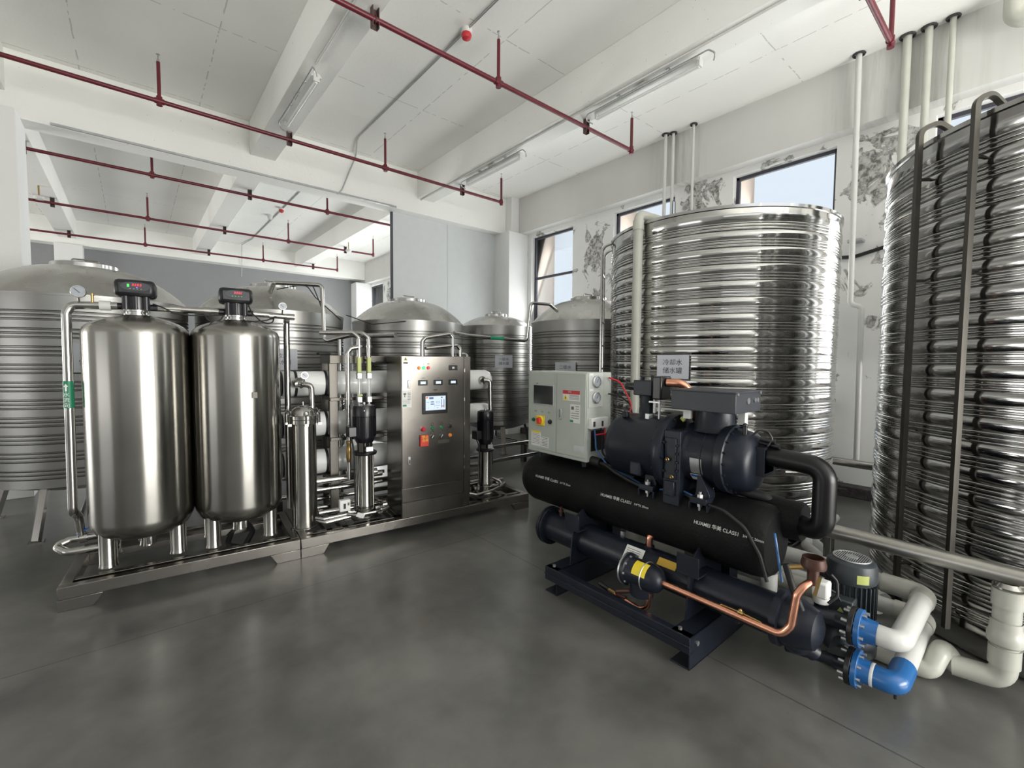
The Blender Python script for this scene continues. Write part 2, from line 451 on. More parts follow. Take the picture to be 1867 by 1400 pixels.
_txt = {}
def text(name, s, size, m, parent, origin, ax, ay, depth=.0006, align='CENTER', wrap=None, bold=0.0, label=None):
    """lettering as a thin mesh; ax = reading direction, ay = up; wrap=(centre,axis,radius) bends it on a cylinder"""
    key = (s, round(bold, 4), align)
    if key not in _txt:
        cu = bpy.data.curves.new('lettering_curve', 'FONT'); cu.body = s; cu.size = 1.0; cu.extrude = 0
        cu.align_x = align; cu.align_y = 'CENTER'; cu.resolution_u = 3; cu.offset = bold
        to = bpy.data.objects.new('lettering_tmp', cu); COL.objects.link(to)
        bpy.context.view_layer.update()
        ev = to.evaluated_get(bpy.context.evaluated_depsgraph_get()); tm = ev.to_mesh()
        _txt[key] = ([v.co.copy() for v in tm.vertices], [tuple(p.vertices) for p in tm.polygons])
        ev.to_mesh_clear(); bpy.data.objects.remove(to); bpy.data.curves.remove(cu)
    vs, fs = _txt[key]
    ax, ay = Vector(ax).normalized(), Vector(ay).normalized(); az = ax.cross(ay)
    b = MB(); pts = []
    for v in vs:
        p = Vector(origin) + ax * (v.x * size) + ay * (v.y * size) + az * depth
        if wrap:
            c, d, R = Vector(wrap[0]), Vector(wrap[1]).normalized(), wrap[2]
            h = (p - c).dot(d); q = p - c - d * h; q.normalize(); p = c + d * h + q * (R + depth)
        pts.append(p)
    b.v = pts; b.f = list(fs)
    return b.build(name, m, parent, label=label)

def gauge(parent, c, d, r=.035, name='pressure_gauge', stem=None, face='dial'):
    """round pressure gauge facing direction d"""
    c = Vector(c); d = Vector(d).normalized(); b = MB()
    b.lathe(c - d * .018, [(0, 0), (r * .95, 0), (r, .006), (r, .022), (r * .93, .026), (r * .86, .026), (r * .84, .020), (0, .020)], d, 28)
    if stem is not None: b.cyl(c - d * .004 - Vector((0, 0, r * .9)), stem, .006)
    g = b.build(name, 'steelp', parent)
    MB().lathe(c + d * .0025, [(0, 0), (r * .83, 0)], d, 28).build('dial', face, g)
    x, y, _ = frame(d); u = (y if abs(y.z) > .5 else x); w = d.cross(u)
    MB().obox(c + d * .0045 + (u * .3 + w * .3) * r * .4, u + w, d, (u + w).cross(d), r * .5, .0006, .0016).build('needle', 'ink', g)
    return g

# ================================================================== SETTING
ZC = 5.08
def struct(b, name, m, parent=None, **k):
    o = b.build(name, m, parent, sharp=30, **k)
    if parent is None: o['kind'] = 'structure'
    return o
struct(MB().box(-9, -6, -.2, 6.86, 16.7, 0), 'floor', 'floor')
struct(MB().box(-9, -6, ZC, 6.86, 16.7, ZC + .2), 'ceiling', 'ceil')
struct(MB().box(-9, 16.4, 0, 6.86, 16.6, ZC), 'wall_back', 'grey')
# unseen left and rear walls, with openings added to let daylight in
b = MB(); b.box(-9.2, -6, 0, -9, -.6, 2.9).box(-9.2, 4.6, 0, -9, 9.1, 2.9).box(-9.2, 13.9, 0, -9, 16.6, 2.9).box(-9.2, -6, 2.9, -9, 16.6, ZC)
struct(b, 'wall_left', 'wall')
b = MB(); b.box(-9.2, -6.2, 0, .6, -6, 2.9).box(5.4, -6.2, 0, 6.86, -6, 2.9).box(-9.2, -6.2, 4.5, 6.86, -6, ZC)
for x in (-9.2, -4.6, 0, 4.6, 6.46): b.box(x, -6.2, 2.9, x + .4, -6, 4.5)
struct(b, 'wall_front', 'wall')
# window wall: lower plane x = 6.65, glass at 6.75
wins = [(-4.65, -3.41), (-2.5, -1.26), (-.35, .89), (1.78, 3.02), (3.93, 5.13), (6.1, 7.3), (8.3, 9.5), (10.5, 11.7), (12.7, 13.85), (14.9, 16.05)]
SILL, HEAD = 1.0, 4.25
b = MB(); y = -6
for a, c in wins:
    b.box(6.65, y, 0, 6.86, a, 4.33); b.box(6.65, a, 0, 6.86, c, SILL); b.box(6.65, a, HEAD, 6.86, c, 4.33); y = c
b.box(6.65, y, 0, 6.86, 16.6, 4.33); struct(b, 'wall_right', 'mold')
struct(MB().box(6.46, -6, 4.33, 6.86, 16.4, ZC), 'window_header_beam', 'header')
fin = MB(); 
for (a, c), (a2, c2) in zip(wins, wins[1:] + [(17, 18)]): fin.box(6.862, c + .0, -.5, 7.36, a2, 6.0)
struct(fin, 'facade_piers', 'beige')
for i, (a, c) in enumerate(wins):
    f = MB(); t = .045; x0, x1 = 6.745, 6.80
    f.box(x0, a, SILL, x1, a + t, HEAD).box(x0, c - t, SILL, x1, c, HEAD).box(x0, a, HEAD - t, x1, c, HEAD).box(x0, a, SILL, x1, c, SILL + t)
    for z in (3.375, 1.9): f.box(x0 + .002, a + t, z - .025, x1 - .002, c - t, z + .025)
    w = bpy.data.objects.new('window_%d' % (i + 1), None); COL.objects.link(w); w.location = (6.77, (a + c) / 2, SILL); WM[w] = Matrix.Translation(w.location); w['kind'] = 'structure'
    f.build('window_frame', 'winframe', w, bevel=.004)
    MB().box(6.768, a + t, SILL + t, 6.774, c - t, HEAD - t).build('pane', 'glass', w)
# kerb at the foot of the window wall and a pale skirt above it
struct(MB().box(6.46, -6, 0, 6.65, 7.4, .13), 'baseboard_right', 'kerb', bevel=.01)
# transverse beam, longitudinal joists
struct(MB().box(-9, 7.7, 4.33, 6.46, 8.0, ZC), 'ceiling_beam', 'beam', bevel=.008)
struct(MB().box(-9, 16.0, 4.45, 6.46, 16.4, ZC), 'ceiling_beam', 'beam', bevel=.008)
JW = .34
for x in (-6.85, -4.1, -1.37, 1.39, 4.13):
    for y0, y1 in ((-6, 7.7), (8.0, 16.0)):
        struct(MB().box(x, y0, 4.6, x + JW, y1, ZC), 'ceiling_joist', 'beam', bevel=.006)
# columns
struct(MB().box(6.12, 7.42, 0, 6.65, 7.99, 4.33), 'column', 'wall', bevel=.006)
struct(MB().box(6.25, 7.5, 4.33, 6.46, 7.7, ZC), 'column', 'wall', bevel=.006)
struct(MB().box(-1.6, 7.42, 0, -.925, 8.0, 4.33), 'column', 'wall', bevel=.006)
struct(MB().box(-1.45, 15.95, 0, -.93, 16.4, 4.45), 'column', 'wall', bevel=.006)
struct(MB().box(6.1, 15.9, 0, 6.65, 16.4, 4.33), 'column', 'wall', bevel=.006)
# lightweight partition under the transverse beam
p = struct(MB().box(3.74, 7.93, 0, 4.92, 7.98, 4.33).box(4.926, 7.93, 0, 6.12, 7.98, 4.33), 'wall_partition', 'panel')
MB().box(3.715, 7.92, 0, 3.74, 7.99, 4.33).build('edge_trim', 'winframe', p)

# ================================================================== CEILING SERVICES
ordn = ['nearest one, cut off at the top right', 'crossing the top middle of the view',
        'crossing just in front of the big beam', 'nearest of three behind the big beam', 'middle of three behind the big beam', 'farthest, near the grey back wall']
PZ = 4.5
for i, (y, x0, x1) in enumerate([(1.05, 2.2, 5.33), (3.83, -3, 5.33), (6.6, -8, 5.25), (9.28, -8, 5.3), (12.2, -8, 5.17), (15.03, -8, 5.15)]):
    t = thing('sprinkler_pipe', 'dark red ceiling sprinkler pipe, ' + ordn[i], 'sprinkler pipe', (0, y, PZ), 'red sprinkler pipes')
    r = .024
    MB().cyl((x0, y, PZ), (x1, y, PZ), r, n=14).build('main_pipe', 'red', t)
    for x in (-5.2, -2.45, .3, 3.0, x1):
        if x < x0: continue
        b = MB().cyl((x, y, PZ - .045), (x, y, 4.93), .018 if x != x1 else .02, n=12)
        b.cyl((x - .045, y, PZ), (x + (.045 if x != x1 else .02), y, PZ), .031, n=14).cyl((x, y, PZ - .05), (x, y, PZ + .05), .029, n=14)
        k = b.build('riser', 'red', t)
        h = MB().lathe((x, y, 4.93), [(0, 0), (.016, 0), (.011, .03), (.006, .04), (.006, .075), (.018, .078), (.018, .083), (0, .084)], n=12)
        h.build('sprinkler_head', 'galv', k)
    for x in (-3.85, -1.1, 1.66, 4.40):
        if x < x0: continue
        b = MB().box(x - .03, y - .02, PZ - .07, x - .024, y + .03, 4.6).box(x + .024, y - .02, PZ - .07, x + .03, y + .03, 4.6).box(x - .03, y + .026, PZ - .07, x + .03, y + .032, 4.6)
        b.ring((x, y, PZ), (1, 0, 0), .029, .004, 16, 6)
        b.build('hanger_bracket', 'brk', t)

def lamp(x, y0, y1, label):
    """fluorescent fixture with wire guard hung below a joist"""
    t = thing('fluorescent_lamp', label, 'lamp', (x, (y0 + y1) / 2, 4.6), 'caged fluorescent lamps')
    z = 4.49
    b = MB(); b.prism([(-.055, .03), (.055, .03), (.03, .07), (-.03, .07)], (x, y0 + .06, z), (1, 0, 0), (0, 0, 1), (0, 1, 0), y1 - y0 - .12)
    b.box(x - .03, y0 + .05, z - .02, x + .03, y0 + .08, z + .06).box(x - .03, y1 - .08, z - .02, x + .03, y1 - .05, z + .06)
    b.build('reflector', 'lamp', t, bevel=.003)
    MB().cyl((x - .0, y0 + .07, z - .012), (x - .0, y1 - .07, z - .012), .019, n=14).build('lamp_tube', 'tubeg', t)
    for q in (.28, .72):
        yy = y0 + (y1 - y0) * q
        b = MB().cyl((x, yy, z + .07), (x, yy, 4.6), .008, n=8).lathe((x, yy, 4.592), [(0, 0), (.03, 0), (.034, .008), (0, .008)], n=16)
        b.build('stem', 'galv', t)
    g = MB()
    for sx_ in (-.075,):
        g.tube([(x + sx_ + .03, y0 - .10, z - .06), (x + sx_, y0 - .13, z - .02), (x + sx_, y0 - .06, z + .045), (x + sx_, y1 + .02, z + .045), (x + sx_ + .02, y1 + .06, z - .0), (x + sx_ + .05, y1 - .03, z - .07)], .008, 8, .05)
    g.build('wire_guard', 'galv', t)
    b = MB().box(x - .05, (y0 + y1) / 2 - .06, z + .05, x + .05, (y0 + y1) / 2 + .06, z + .10); b.build('junction_box', 'lamp', t, bevel=.01)
lamp(1.53, 4.95, 6.25, 'caged fluorescent lamp under the left joist, beside the red pipe')
lamp(4.30, 4.9, 6.35, 'caged fluorescent lamp under the middle joist, the farther one of two')
lamp(4.30, 2.25, 3.65, 'caged fluorescent lamp under the middle joist, the nearer of two')
def conduit(pts, label, r=.011, m='galv', cat='conduit', grp=None, name='conduit_pipe', fil=.04, n=8):
    return MB().tube(pts, r, n, fil).build(name, m, None, label=label, cat=cat, group=grp)
conduit([(4.20, -5, 4.588), (4.20, 7.69, 4.588)], 'thin white conduit along the underside of the middle joist', .012, 'lamp')
conduit([(1.50, -5, 4.588), (1.50, 4.9, 4.588)], 'thin white conduit along the underside of the left joist', .012, 'lamp')
conduit([(2.78, -3, 5.068), (2.78, 7.05, 5.068), (2.80, 7.2, 5.06), (2.97, 7.685, 5.04), (2.73, 7.69, 4.42), (2.66, 7.69, 4.33)], 'grey conduit crossing the ceiling and running down the transverse beam')
MB().box(-.68, 7.675, 4.335, 3.7, 7.70, 4.362).build('cable_trunking', 'galv', None, label='grey cable trunking strip along the bottom edge of the transverse beam', cat='trunking')
conduit([(2.74, 8.0, 5.068), (2.72, 15.0, 5.068), (2.6, 15.9, 5.05), (2.60, 15.97, 4.4), (2.58, 15.97, 4.1)], 'thin conduit on the far ceiling dropping past the grey wall')
def alarm(x, y, mtop, label, name='fire_alarm', cat='alarm'):
    t = thing(name, label, cat, (x, y, ZC))
    MB().lathe((x, y, ZC), [(0, 0), (.06, 0), (.06, .03), (.052, .045), (0, .045)], (0, 0, -1), 24).build('base', 'lamp', t)
    MB().lathe((x, y, ZC - .045), [(.05, 0), (.055, .02), (.045, .05), (.02, .065), (0, .067)], (0, 0, -1), 24).build('cover', mtop, t)
alarm(2.78, 4.10, 'redl', 'round red and white alarm on the ceiling conduit, near the camera side of the beam')
alarm(2.70, 11.55, 'redl', 'small red and white alarm on the far ceiling behind the transverse beam')
alarm(2.62, 12.3, 'lamp', 'white smoke detector disc on the far ceiling beyond the small red alarm', 'smoke_detector', 'detector')
def pend(x, y, label):
    t = thing('pendant_sensor', label, 'sensor', (x, y, 4.45))
    MB().cyl((x, y, 4.42), (x, y, 4.6), .012, n=8).build('rod', 'brass', t)
    MB().lathe((x, y, 4.36), [(0, 0), (.06, .0), (.075, .02), (.07, .05), (.02, .07), (0, .07)], n=20).build('shade', 'lamp', t)
pend(4.30, 11.7, 'small white pendant on a brass rod under the far joist')
pend(-1.2, 11.5, 'small white pendant on a brass rod beside the left column')

# thin white vertical pipes along the window header
vp = [((6.34, 3.93, ZC), .026, 2.6, 'first of a close pair near the corner of the mirror tank'), ((6.39, 3.83, ZC), .024, 2.6, 'second of a close pair behind the mirror tank'),
      ((6.38, 3.50, ZC), .02, 2.6, 'single thin one right of the close pair')]
for (x, y, z), r, z0, lb in vp:
    t = thing('wall_pipe', 'white window-wall pipe, ' + lb, 'pipe', (x, y, z0), 'white pipes on the window wall')
    MB().cyl((x, y, z0), (x, y, z), r, n=12).build('pipe', 'pvc', t)
    MB().ring((x, y, z - .01), (0, 0, 1), r + .022, .012, 18, 6).build('ceiling_collar', 'kerb', t)
conduit([(6.35, 3.80, 2.5), (6.34, 3.78, 4.05), (6.33, 3.74, 4.02), (6.31, 3.7, 2.5)], 'thin black hanging cable looped beside the paired wall pipes', .007, 'rubber', 'cable', name='hanging_cable')
for (x, y), r, z0, lb in (((6.40, 1.12), .038, 1.6, 'thickest, just left of the large ribbed tank'), ((6.40, .95), .034, 1.6, 'stained one behind the rim of the large ribbed tank'), ((6.40, .77), .026, 1.6, 'rightmost, against the bright window')):
    t = thing('wall_pipe', 'white window-wall pipe, ' + lb, 'pipe', (x, y, z0), 'white pipes on the window wall')
    MB().cyl((x, y, z0), (x, y, ZC), r, n=14).build('pipe', 'pvcc', t)
    MB().ring((x, y, ZC - .01), (0, 0, 1), r + .022, .012, 18, 6).build('ceiling_collar', 'kerb', t)
t = thing('wall_pipe', 'white vertical pipe with an offset bend between the two mirror tanks', 'pipe', (6.42, 1.5, .5), 'white pipes on the window wall')
MB().tube([(6.36, 1.53, ZC), (6.46, 1.53, 2.29), (6.5, 1.43, 2.25), (6.5, 1.41, .43), (6.5, 1.60, .40)], .03, 14, .06).build('pipe', 'pvc', t)
MB().cyl((6.5, 1.58, .40), (6.5, 1.80, .38), .032, n=14).build('blue_coupling', 'blue', t)
MB().box(6.5, 1.46, 3.02, 6.66, 1.60, 3.05).build('clamp', 'galv', t)
MB().ring((6.36, 1.53, ZC - .01), (0, 0, 1), .052, .012, 18, 6).build('ceiling_collar', 'kerb', t)
conduit([(6.62, 2.2, 2.93), (6.61, 1.55, 2.86), (6.61, 1.2, 2.94), (6.62, .2, 3.0)], 'thick black cable slung on the wall between the two mirror tanks', .022, 'rubber', 'cable', name='wall_cable', fil=.3)
MB().tube([(6.25, .35, 5.3), (6.25, .35, 4.72), (6.25, -.8, 4.70)], .07, 16, .10).build('ceiling_drain_pipe', 'pvcc', None, label='thick grimy white drain elbow at the ceiling, top right corner', cat='pipe')
t = thing('wall_valve', 'small round steel valve on the wall right of the mirror tank', 'valve', (6.6, 1.72, 1.15))
MB().lathe((6.65, 1.72, 1.13), [(0, 0), (.045, 0), (.045, .03), (.03, .05), (.03, .12), (.05, .13), (.05, .17), (0, .18)], (-1, 0, 0), 20).build('body', 'steelp', t)

# ================================================================== STORAGE TANKS
def rib_profile(r, z0, z1, pitch, rib=.009, flat=.5, nr=3):
    pts = [(r, z0)]; z = z0 + .02; k = 0
    while z + pitch < z1 - .03:
        zf = z + pitch * flat; pts += [(r, z), (r, zf)]
        w = (pitch * (1 - flat)) / nr
        for j in range(nr):
            a = zf + j * w
            if rib < 0:
                for s_, q in ((.22, 0), (.32, -.4), (.42, -1), (.54, -1), (.64, -.4), (.74, 0)): pts.append((r - rib * q, a + w * s_))
                continue
            for s_ in (.12, .3, .5, .7, .88): pts.append((r + rib * sin(pi * (s_ - .12) / .76) - (.003 if s_ in (.12, .88) else 0), a + w * s_))
        z += pitch
    pts += [(r, z), (r, z1)]
    return pts

def store_tank(name, label, loc, r, z0, z1, zt, pitch=.152, group='ribbed steel storage tanks', hatch=.24):
    t = thing(name, label, 'storage tank', loc, group)
    x, y, _ = loc
    prof = [(0, z0 - .16), (r * .25, z0 - .15), (r * .6, z0 - .10), (r * .88, z0 - .03)] + rib_profile(r, z0, z1, pitch, -.016, .30, 3) + [(r + .004, z1), (r + .004, z1 + .02)]
    MB().lathe((x, y, 0), prof, n=112).build('shell', 'tank', t, sharp=60)
    d = [(r + .005, z1 + .02)]; H = zt - z1 - .06
    for k in range(1, 9):
        a = k / 8; d.append((r * (1 - a) + (hatch) * a, z1 + .02 + H * (sin(a * pi / 2) ** .85)))
    MB().lathe((x, y, 0), d, n=96).build('dished_top', 'dome', t, sharp=60)
    hz = d[-1][1]
    h = MB().lathe((x, y, hz - .01), [(hatch, 0), (hatch + .02, .01), (hatch + .02, .05), (hatch, .06), (hatch * .5, .075), (0, .08)], n=48).build('hatch_lid', 'steelp', t)
    MB().tube([(x - .1, y, hz + .06), (x - .1, y, hz + .10), (x + .1, y, hz + .10), (x + .1, y, hz + .06)], .008, 8, .02).build('lid_handle', 'steelp', h)
    for k in range(4):
        a = pi / 4 + k * pi / 2 + .35; c_, s_ = cos(a), sin(a)
        b = MB(); top = Vector((x + c_ * r * .80, y + s_ * r * .80, z0 + .02)); bot = Vector((x + c_ * r * .98, y + s_ * r * .98, .012))
        dd = (bot - top); L = dd.length; ax = Vector((c_, s_, 0)).cross(dd.normalized())
        b.obox((top + bot) / 2, ax, dd, ax.cross(dd), .035, L / 2, .004).obox((top + bot) / 2 + dd.normalized().cross(ax) * .02 + ax * .033, ax, dd, ax.cross(dd), .004, L / 2, .022)
        b.box(bot.x - .05, bot.y - .05, 0, bot.x + .05, bot.y + .05, .012)
        b.build('leg', 'steelb', t)
    b = MB().cyl((x, y, z0 - .15), (x, y, z0 - .26), .03).tube([(x, y, z0 - .24), (x - .05, y - .1, z0 - .28), (x - .05, y - r, z0 - .28)], .022, 10, .04)
    b.build('drain_pipe', 'steelp', t)
    return t

def sign(t, x, y, z, cx, cy, s, w=.29, h=.21, ts=.058):
    n = Vector((x - cx, y - cy, 0)).normalized(); ax = Vector((-n.y, n.x, 0))
    c = Vector((x, y, z)) + n * .022
    if ax.dot(Vector((cos(yaw), -sin(yaw), 0))) < 0: ax = -ax
    p = MB().obox(c, ax, (0, 0, 1), n, w / 2, h / 2, .004).build('sign_board', 'signp', t, label='pale sign board')
    for k, ln in enumerate(s): text('lettering', ln, ts, M['ink'], p, c + n * .0045 + Vector((0, 0, ts * .62 - k * ts * 1.24)), ax, (0, 0, 1))
    return p

T1 = store_tank('storage_tank', 'large ribbed steel storage tank with domed lid, leftmost, behind the left softener vessel', (-.35, 6.29, 0), .83, .47, 2.13, 2.52)
sign(T1, -.27, 5.455, 1.60, -.35, 6.29, ['原水', '储水罐'], .33, .26, .07)
MB().sphere((-.13, 5.92, 2.42), .03).cyl((-.13, 5.92, 2.36), (-.13, 5.92, 2.42), .01).build('vent_knob', 'steelp', T1)
T2 = store_tank('storage_tank', 'ribbed steel storage tank with domed lid behind the second softener vessel', (1.38, 6.38, 0), .83, .47, 2.13, 2.52)
sign(T2, 1.278, 5.546, 1.594, 1.38, 6.38, ['软水', '储水罐'], .30, .24)
T3 = store_tank('storage_tank', 'ribbed steel storage tank with domed lid directly behind the steel control cabinet', (3.28, 6.41, 0), .83, .47, 2.13, 2.52)
T4 = store_tank('storage_tank', 'narrower ribbed steel tank in the corner, behind the white membrane housings', (5.03, 6.46, 0), .655, .5, 2.17, 2.42, hatch=.18)
sign(T4, 4.729, 5.861, 1.581, 5.03, 6.46, ['一级水', '储水罐'], .30, .21)
T5 = store_tank('storage_tank', 'ribbed steel storage tank with domed lid behind the grey-green control box', (5.17, 4.42, 0), .83, .47, 2.13, 2.52)
sign(T5, 4.387, 4.115, 1.475, 5.17, 4.42, ['二级水', '储水罐'], .29, .21)

def big_tank(label, loc, r, h, m):
    x, y, _ = loc
    t = thing('water_tank', label, 'water tank', loc, 'tall mirror-finish open tanks')
    prof = [(r - .03, .0), (r, .02)] + rib_profile(r, .10, h - .07, .1405, .0075, .46, 3)[1:] + [(r, h - .03), (r + .012, h - .025), (r + .014, h), (r - .02, h), (r - .02, h - .4)]
    MB().lathe((x, y, 0), prof, n=128).build('shell', m, t, sharp=60)
    MB().lathe((x, y, h - .4), [(r - .02, 0), (0, .06)], n=64).build('inner_deck', 'dome', t, sharp=60)
    return t
BC = big_tank('tall mirror-finish ribbed tank beside the chiller, with a cooling water sign', (4.86, 2.37, 0), 1.10, 2.93, 'tankm')
sign(BC, 3.764, 2.197, 1.552, 4.86, 2.37, ['冷却水', '储水罐'], .29, .215, .060)
BR = big_tank('tall mirror-finish ribbed tank at the right edge, with two vertical steel rails', (4.49, -.31, 0), 1.15, 2.93, 'tankm2')
# ladder on the far side of the cooling water tank
def ladder(t, cx, cy, r, ang, w, ztop, zbot, rungs=True, sz=.016, off=.10):
    n = Vector((cos(ang), sin(ang), 0)); u = Vector((-sin(ang), cos(ang), 0)); c = Vector((cx, cy, 0)) + n * (r + off)
    L = MB()
    for s_ in (-1, 1):
        p = c + u * (w / 2 * s_)
        L.tube([p + Vector((0, 0, zbot)), p + Vector((0, 0, ztop - .02)), p - n * (off + .14) + Vector((0, 0, ztop + .05)), p - n * (off + .2) + Vector((0, 0, ztop - .05))], sz, 8, .09)
    o = L.build('ladder_rails', 'steelp', t)
    if rungs:
        z = zbot + .2
        while z < ztop - .1:
            MB().cyl(c - u * w / 2 + Vector((0, 0, z)), c + u * w / 2 + Vector((0, 0, z)), .011, n=8).build('rung', 'steelp', t); z += .27
ladder(BC, 4.86, 2.37, 1.10, radians(124), .30, 2.90, .5)
for ang, zb, zt in ((134.5, .25, 3.03), (149.5, .12, 3.03)):
    a = radians(ang); n = Vector((cos(a), sin(a), 0)); c = Vector((4.49, -.31, 0)) + n * 1.215
    b = MB().tube([c + Vector((0, 0, zb)), c + Vector((0, 0, zt - .04)), c - n * .10 + Vector((0, 0, zt)), c - n * .22 + Vector((0, 0, zt - .08))], .019, 4, .06)
    for z in (zb + .1, 1.2, 2.1, 2.7): b.cyl(c + Vector((0, 0, z)), c - n * .075 + Vector((0, 0, z)), .01, n=8)
    b.build('support_rail', 'steeld', BR)

# white PVC filling pipe of the cooling water tank
MB().tube([(3.70, 2.56, 0), (3.70, 2.56, 2.99), (4.05, 2.50, 2.975), (4.2, 2.47, 2.97)], .044, 18, .055).cyl((3.70, 2.56, 2.84), (3.70, 2.56, 2.93), .051, n=18).build(
    'filling_pipe', 'pvcc', None, label='white PVC pipe rising beside the cooling water tank and bending over its rim', cat='pipe')

# ================================================================== PIPES BEHIND THE WATER TREATMENT LINE
conduit([(1.21, 5.75, 2.36), (1.21, 5.55, 2.44), (1.66, 5.35, 2.44), (1.66, 5.30, 1.80), (1.88, 5.1, 1.87), (1.96, 4.6, 1.85), (1.98, 4.15, 1.84)], 'steel pipe looping from the domed lid down to the flow meters', .024, 'steelp', 'pipe', name='loop_pipe', fil=.05, n=12)
lp = conduit([(2.72, 4.25, 1.90), (2.9, 4.25, 1.88), (3.80, 4.25, 1.845), (3.82, 4.2, 2.32), (4.15, 4.2, 2.33), (4.35, 4.25, 2.26)], 'steel pipe running past the corner tank and looping onto the next lid', .020, 'steelp', 'pipe', name='loop_pipe', fil=.05, n=12)
MB().cyl((3.22, 4.25, 1.868), (3.42, 4.25, 1.861), .0215, n=16).build('green_label', 'grn', lp)
for y, z, x1, lb in ((5.05, .16, 4.9, 'nearer'), (5.30, .30, 5.2, 'farther')):
    conduit([(.95, y, z), (x1, y, z)], 'long low steel pipe behind the skids, the %s one' % lb, .028, 'steelp', 'pipe', name='floor_pipe', grp='low steel pipes behind the skids', fil=0, n=12)
for i, (x, y) in enumerate(((1.1, 5.05), (2.9, 5.05), (4.7, 5.3))):
    z = .16 if y < 5.2 else .30
    MB().box(x - .03, y - .04, 0, x + .03, y + .04, z - .03).build('pipe_support', 'steeld', None, label='small steel block under the low steel pipe, ' + ['behind the softener skid', 'behind the control cabinet', 'under the corner tank'][i], cat='pipe support', group='pipe supports')

# ================================================================== SKID FRAME COORDINATES  (u along the line, v depth, origin at the front left corner)
GA = math.atan2(-.34, 3.66)
G = Matrix.Translation((-.413, 3.916, 0)) @ Matrix.Rotation(GA, 4, 'Z')
XF[0] = G
FR = (0, -1, 0)
def skid(name, label, u0_, u1_, v1, feet, cross, grp):
    t = thing(name, label, 'skid', (u0_, 0, 0), grp)
    b = MB(); z0, z1, w = .075, .155, .06
    b.box(u0_, 0, z0, u1_, w, z1).box(u0_, v1 - w, z0, u1_, v1, z1).box(u0_, w, z0, u0_ + w, v1 - w, z1).box(u1_ - w, w, z0, u1_, v1 - w, z1)
    b.build('base_frame', 'steelb', t, bevel=.004)
    b = MB()
    for c in cross:
        if c[0] == 'u': b.box(u0_ + w, c[1], z0 + .02, u1_ - w, c[1] + .05, z1 - .006)
        else: b.box(c[1], w, z0 + .02, c[1] + .05, v1 - w, z1 - .006)
    b.build('cross_members', 'steelb', t, bevel=.003)
    for (f0_, d) in feet:
        for v in (0, v1 - w):
            pl = [(0, 0), (.17 * d, 0), (.215 * d, .075), (0, .075)]
            MB().prism(pl, (f0_, v, 0), (1, 0, 0), (0, 0, 1), (0, 1, 0), w).build('foot', 'steelb', t, bevel=.002)
    return t
SG = 'steel skids on the floor'
skid('softener_skid', 'low brushed steel skid frame under the two softener vessels', 0, 1.398, .83, ((0, 1), (1.398, -1)), (('u', .12), ('u', .60)), SG)
t = RS = skid('membrane_rack', 'steel skid with upright rack holding three white membrane housings', 1.402, 3.68, .86, ((1.402, 1), (3.68, -1)), (('u', .10), ('u', .42), ('v', 1.62), ('v', 1.75), ('v', 2.2), ('v', 3.1), ('v', 3.4)), SG)
# rack uprights
for (u, v, w) in ((1.74, .48, .075), (1.74, .79, .06), (2.985, .30, .05), (2.985, .79, .05)):
    MB().box(u, v, .155, u + w, v + .03, 1.625).build('upright', 'steeld', RS, bevel=.003)
b = MB().box(1.74, .45, 1.56, 3.035, .48, 1.635).box(1.74, .82, 1.56, 3.035, .85, 1.635).box(1.74, .48, 1.56, 1.80, .82, 1.635).box(2.985, .33, 1.56, 3.035, .82, 1.60)
b.build('top_bar', 'steeld', RS, bevel=.003)
for z in (1.245, .875, .515):
    for u in (1.75, 2.99): MB().box(u, .50, z - .03, u + .04, .82, z + .012).build('shelf_bar', 'steeld', RS, bevel=.003)
    MB().box(1.74, .455, z - .03, 2.24, .475, z + .0).build('shelf_bar', 'steeld', RS, bevel=.003)
for k, z in enumerate((1.375, .995, .64)):
    r = .113
    h = MB().lathe((1.36, .62, z), [(0, 0), (r - .004, 0), (r, .012), (r, 2.12), (r - .015, 2.165), (r - .05, 2.19), (0, 2.195)], (1, 0, 0), 40).build('membrane_housing', 'fibre', RS, label='white cylindrical membrane housing')
    MB().lathe((1.352, .62, z), [(0, 0), (r - .006, 0), (r - .002, .004), (r - .002, .014), (0, .014)], (1, 0, 0), 32).build('end_cap', 'blk', h)
    for u in (1.46, 1.715, 2.98):
        MB().lathe((u, .62, z), [(r, 0), (r + .005, .0), (r + .005, .022), (r, .022)], (1, 0, 0), 40).build('strap', 'rubber', h)
    b = MB().prism([(-.07, -.12), (.07, -.12), (.02, -.085), (-.02, -.085)], (1.70, .62, z), (0, 1, 0), (0, 0, 1), (1, 0, 0), .05)
    b.build('saddle', 'rubber', h)
    b = MB().cyl((3.38, .62, z), (3.38, .47, z), .03, n=14).lathe((3.38, .485, z), [(0, 0), (.045, 0), (.045, .03), (0, .03)], (0, 1, 0), 18)
    b.build('side_port', 'steelp', h)
MB().tube([(3.38, .46, 1.375), (3.44, .43, 1.375), (3.46, .43, .42)], .026, 14, .045).build('return_pipe', 'steelp', RS)
for z in (.995, .64): MB().cyl((3.38, .46, z), (3.46, .43, z), .02, n=10).build('branch_pipe', 'steelp', RS)
